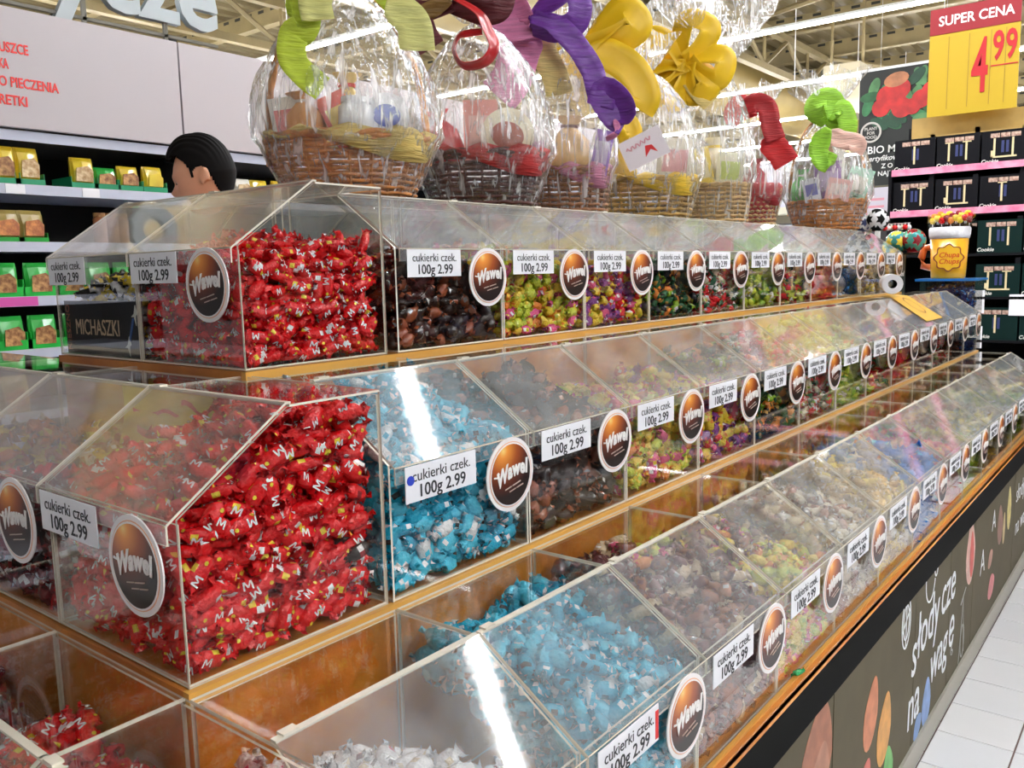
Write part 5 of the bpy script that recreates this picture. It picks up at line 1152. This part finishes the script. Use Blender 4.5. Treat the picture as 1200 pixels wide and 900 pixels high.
# ------------------------------------------------------------------ the man beyond the stand
def build_man():
    root = empty('person', (-1.83, 1.32, 0)); hd = math.atan2(-.64, -.77); root.rotation_euler = (0, 0, hd)    # he faces local +x
    tag(root, 'dark haired man looking down at the shelves beyond the upper bins', 'person')
    SK = pm('skin', (.92, .46, .28), .5, noise=.08, nscale=10)
    K = 1.072     # body scale
    def skin_obj(pts, edges, rad, name, mat, parent, lv=1, rootv=0):
        me = bpy.data.meshes.new(name); me.from_pydata([tuple(c*K for c in p) for p in pts], edges, [])
        o = bpy.data.objects.new(name, me); COL.objects.link(o)
        md = o.modifiers.new('skin', 'SKIN'); md.use_smooth_shade = True
        for i, v in enumerate(me.skin_vertices[0].data):
            r_ = rad[i]; v.radius = (r_*K, r_*K) if not isinstance(r_, tuple) else (r_[0]*K, r_[1]*K); v.use_root = (i == rootv)
        md = o.modifiers.new('sub', 'SUBSURF'); md.levels = lv; md.render_levels = lv
        dg = bpy.context.evaluated_depsgraph_get(); m2 = bpy.data.meshes.new_from_object(o.evaluated_get(dg)); bpy.data.objects.remove(o)
        return m2
    pts = [(0, 0, .96), (0, 0, 1.12), (.0, 0, 1.30), (-.01, 0, 1.44), (.01, 0, 1.52), (.035, 0, 1.60)]
    ed = [(0, 1), (1, 2), (2, 3), (3, 4), (4, 5)]; rad = [(.15, .115), (.14, .105), (.16, .12), (.12, .09), .062, .058]
    def chain(start, ps, rs_):
        prev = start
        for p_, r_ in zip(ps, rs_): pts.append(p_); rad.append(r_); ed.append((prev, len(pts)-1)); prev = len(pts)-1
        return prev
    hands = []
    for sg in (1, -1):
        chain(0, [(0, .10*sg, .90), (.01, .105*sg, .52), (0, .11*sg, .10), (.04, .115*sg, .045), (.15, .13*sg, .03)], [.095, .062, .042, .04, .03])
        if sg == 1: w_ = chain(3, [(-.01, .19*sg, 1.42), (0, .23*sg, 1.14), (.16, .20*sg, .98), (.22, .195*sg, .97)], [.062, .046, .032, .030]); hands.append(((.22, .195, .97), Vector((1, -.1, -.15)).normalized(), 1))
        else: w_ = chain(3, [(-.01, .19*sg, 1.42), (.0, .24*sg, 1.14), (.03, .25*sg, .90), (.035, .25*sg, .85)], [.062, .046, .032, .030]); hands.append(((.035, -.25, .85), Vector((.1, 0, -1)).normalized(), -1))
    body = skin_obj(pts, ed, rad, 'body_base', SK, root, 2)
    bm = bmesh.new(); bm.from_mesh(body)
    # hands: palm and five fingers
    for (c, d, sg) in hands:
        c = Vector(c); sdv = Vector((0, 0, 1)).cross(d) if abs(d.z) < .8 else Vector((1, 0, 0)); sdv.normalize(); nn = d.cross(sdv)
        P_ = [tuple(c), tuple(c+d*.05), tuple(c+d*.085)]; E_ = [(0, 1), (1, 2)]; Rr = [.026, (.036, .016), (.036, .014)]
        mh_ = skin_obj(P_, E_, Rr, 'palm', SK, root, 1); bm.from_mesh(mh_)
        for f, (off, ln) in enumerate(((-.028, .065), (-.010, .075), (.009, .070), (.027, .055))):
            b0 = c+d*.08+sdv*off; q1 = b0+d*ln*.45-nn*.008*sg; q2 = q1+d*ln*.3-nn*.014*sg; q3 = q2+d*ln*.2-nn*.016*sg
            mf = skin_obj([tuple(b0), tuple(q1), tuple(q2), tuple(q3)], [(0, 1), (1, 2), (2, 3)], [.010, .009, .0085, .007], 'finger', SK, root, 1); bm.from_mesh(mf)
        b0 = c+d*.025-sdv*.028; mf = skin_obj([tuple(b0), tuple(b0+d*.03-sdv*.022-nn*.008), tuple(b0+d*.058-sdv*.028-nn*.016)], [(0, 1), (1, 2)], [.013, .011, .009], 'thumb', SK, root, 1); bm.from_mesh(mf)
    # head: a sphere shaped into skull, brow, nose, lips, chin
    hm = bmesh.new(); bmesh.ops.create_uvsphere(hm, u_segments=40, v_segments=32, radius=1)
    hz = 1.735
    for v in hm.verts:
        x, y, z = v.co; X, Y, Z = x*.100, y*.078, z*.120
        if z < 0: k_ = 1+z*.28; Y *= (1+z*.30); X = X*(1+z*.12) if x > 0 else X*(1+z*.42)
        if x > 0:
            if z < -.05: X += .010*min(1, -z*2)
            fr = math.exp(-(y/.20)**2)
            X += .026*fr*math.exp(-((z+.22)/.14)**2)            # nose
            X += .008*math.exp(-(y/.34)**2)*math.exp(-((z+.50)/.06)**2)+.007*math.exp(-(y/.32)**2)*math.exp(-((z+.60)/.06)**2)   # lips
            X += .012*math.exp(-(y/.35)**2)*math.exp(-((z+.84)/.12)**2)  # chin
            X += .006*math.exp(-((z-.16)/.09)**2)               # brow
            for sy_ in (1, -1): X -= .012*math.exp(-((y-.36*sy_)/.16)**2-((z+.0)/.11)**2)
        v.co = (X+.045, Y, Z)
    for f in hm.faces: f.smooth = True
    for sg in (1, -1):          # ears
        em = bmesh.new(); bmesh.ops.create_uvsphere(em, u_segments=14, v_segments=10, radius=1)
        for v in em.verts:
            x, y, z = v.co; v.co = (x*.018+.022-.004*z, sg*(.076+.010*abs(y)*(1 if y*sg > 0 else .2)+.006*(1-abs(x)) - (.007 if (x*x+z*z) < .35 and y*sg > 0 else 0)), z*.033-.012)
        me = bpy.data.meshes.new('e'); em.to_mesh(me); hm.from_mesh(me); em.free()
    Th = Matrix.Translation((.035, 0, hz*K)) @ Matrix.Rotation(.22, 4, 'Y') @ Matrix.Scale(1.06, 4)
    me = bpy.data.meshes.new('h'); hm.to_mesh(me); me.transform(Th); bm.from_mesh(me); hm.free()
    me = bpy.data.meshes.new('body'); bm.to_mesh(me); bm.free()
    o = bpy.data.objects.new('body', me); COL.objects.link(o)
    rm = o.modifiers.new('r', 'REMESH'); rm.mode = 'VOXEL'; rm.voxel_size = .0065; rm.use_smooth_shade = True
    dg = bpy.context.evaluated_depsgraph_get(); m2 = bpy.data.meshes.new_from_object(o.evaluated_get(dg)); bpy.data.objects.remove(o)
    bm = bmesh.new(); bm.from_mesh(m2); bm.verts.ensure_lookup_table(); seen = set(); best = []
    for v0 in bm.verts:
        if v0.index in seen: continue
        st_ = [v0]; comp = []; seen.add(v0.index)
        while st_:
            v = st_.pop(); comp.append(v)
            for e in v.link_edges:
                w2 = e.other_vert(v)
                if w2.index not in seen: seen.add(w2.index); st_.append(w2)
        if len(comp) > len(best): best = comp
    keep = set(v.index for v in best); bmesh.ops.delete(bm, geom=[v for v in bm.verts if v.index not in keep], context='VERTS'); bm.to_mesh(m2); bm.free()
    m2.materials.clear(); m2.materials.append(SK); b_ = link('body', m2, root)
    # eyes, brows
    for sg in (1, -1):
        q = MB(); q.lathe([(.001, -.012), (.010, -.007), (.012, 0), (.010, .007), (.001, .012)], 12); e_ = build(q, 'eye', pm('eye_white', (.75, .7, .66), .2), root, True); e_.matrix_local = Th @ Matrix.Translation((.120, .028*sg, .0)) 
        q = MB(); q.lathe([(.001, -.0035), (.006, 0), (.001, .0035)], 10); i_ = build(q, 'iris', pm('iris_dark', (.05, .02, .01), .1), e_, True); i_.location = (.0098, 0, -.003)
        q = MB(); q.tube([(.131, .012*sg, .022), (.133, .028*sg, .027), (.122, .046*sg, .022)], [.004, .0048, .003], 6); w_ = build(q, 'eyebrow', pm('hair_black', (.005, .004, .004), .8, spec=.15), root, True); w_.matrix_local = Th
    # hair: a shell over the skull with a swept front
    hm = bmesh.new(); bmesh.ops.create_uvsphere(hm, u_segments=110, v_segments=90, radius=1)
    dele = []
    for v in hm.verts:
        x, y, z = v.co
        if x > .45: line = .50+.10*abs(y)
        elif x > .22: line = .50-(.45-x)*.9
        elif x > .08: line = -.04
        elif x > -.30: line = .20-1.2*abs(x+.10)**1.5
        else: line = max(-.50, .05-(-.30-x)*2.2)
        if z < line: dele.append(v); continue
        lift = .006+.020*max(0, z)**1.5+.030*max(0, x)*max(0, z)+.0025*math.sin(40*y+9*x)*max(0, z)
        yn = y*(1+min(0, z)*.30); v.co = (x*(.100+lift)*(1 if x > 0 or z > 0 else 1+z*.35)+.045, yn*(.078+.004+.3*lift), z*(.120+lift))
    bmesh.ops.delete(hm, geom=dele, context='VERTS')
    for f in hm.faces: f.smooth = True
    me = bpy.data.meshes.new('hair'); hm.to_mesh(me); hm.free(); me.materials.append(pm('hair_black', (.005, .004, .004), .8, spec=.15)); me.transform(Th)
    h_ = link('hair', me, root); md = h_.modifiers.new('s', 'SOLIDIFY'); md.thickness = .010; md.offset = -1
    # clothes: sweater and trousers as skinned shells a little larger than the body, shoes
    g = .014
    sp = [(0, 0, .93), (0, 0, 1.12), (0, 0, 1.30), (-.01, 0, 1.44), (.0, 0, 1.49)]; se = [(0, 1), (1, 2), (2, 3), (3, 4)]; sr = [(.165, .13), (.158, .12), (.178, .138), (.138, .108), .078]
    for sg in (1, -1):
        ps_ = [(-.01, .19*sg, 1.42), (0, .23*sg, 1.14), (.15, .20*sg, .985)] if sg == 1 else [(-.01, .19*sg, 1.42), (.0, .24*sg, 1.14), (.03, .25*sg, .91)]
        prev = 3
        for p_, r_ in zip(ps_, (.078, .060, .044)): sp.append(p_); sr.append(r_); se.append((prev, len(sp)-1)); prev = len(sp)-1
    m_ = skin_obj(sp, se, sr, 'sweater', SK, root, 2); m_.materials.clear(); m_.materials.append(pm('navy_knit', (.03, .035, .06), .8, bump=.3, bscale=80)); link('sweater', m_, root)
    tp = [(0, 0, .97), (0, 0, .92)]; te = [(0, 1)]; tr_ = [(.162, .128), (.165, .13)]
    for sg in (1, -1):
        prev = 1
        for p_, r_ in zip([(0, .10*sg, .86), (.01, .105*sg, .52), (0, .11*sg, .09)], (.112, .080, .064)): tp.append(p_); tr_.append(r_); te.append((prev, len(tp)-1)); prev = len(tp)-1
    m_ = skin_obj(tp, te, tr_, 'trousers', SK, root, 2); m_.materials.clear(); m_.materials.append(pm('dark_denim', (.02, .025, .05), .8)); link('trousers', m_, root)
    for sg in (1, -1):
        q = MB(); 
        for (x0, x1, z1, wd2) in ((-.07, .22, .03, .05),): q.prism([(x0, .115*sg-wd2*.8), (x1-.05, .115*sg-wd2), (x1, .12*sg-wd2*.4), (x1, .12*sg+wd2*.4), (x1-.05, .12*sg+wd2), (x0, .115*sg+wd2*.8)], 2, 0, z1)
        q.prism([(-.065, .115*sg-.038), (.10, .115*sg-.044), (.20, .12*sg-.02), (.20, .12*sg+.02), (.10, .12*sg+.044), (-.065, .115*sg+.038)], 2, .03, .085); build(q, 'shoe', pm('black_shoe', (.01, .01, .01), .4), root)
build_man()

# a stray green wrapped sweet on the lip of the lower shelf
p = at(934, 792, 0, A1+.008); g_ = candy_geo(.034, .006, .7, 8, 3, R_HI)
o = build(g_, 'green_candy', [C_MT, C_DG, C_GN], None, True); o.matrix_world = Matrix.Translation((A1+.010, p.y, ZL+.0135)) @ Matrix.Rotation(1.2, 4, 'Z'); tag(o, 'stray green wrapped sweet lying on the wooden lip of the lower shelf', 'sweet')
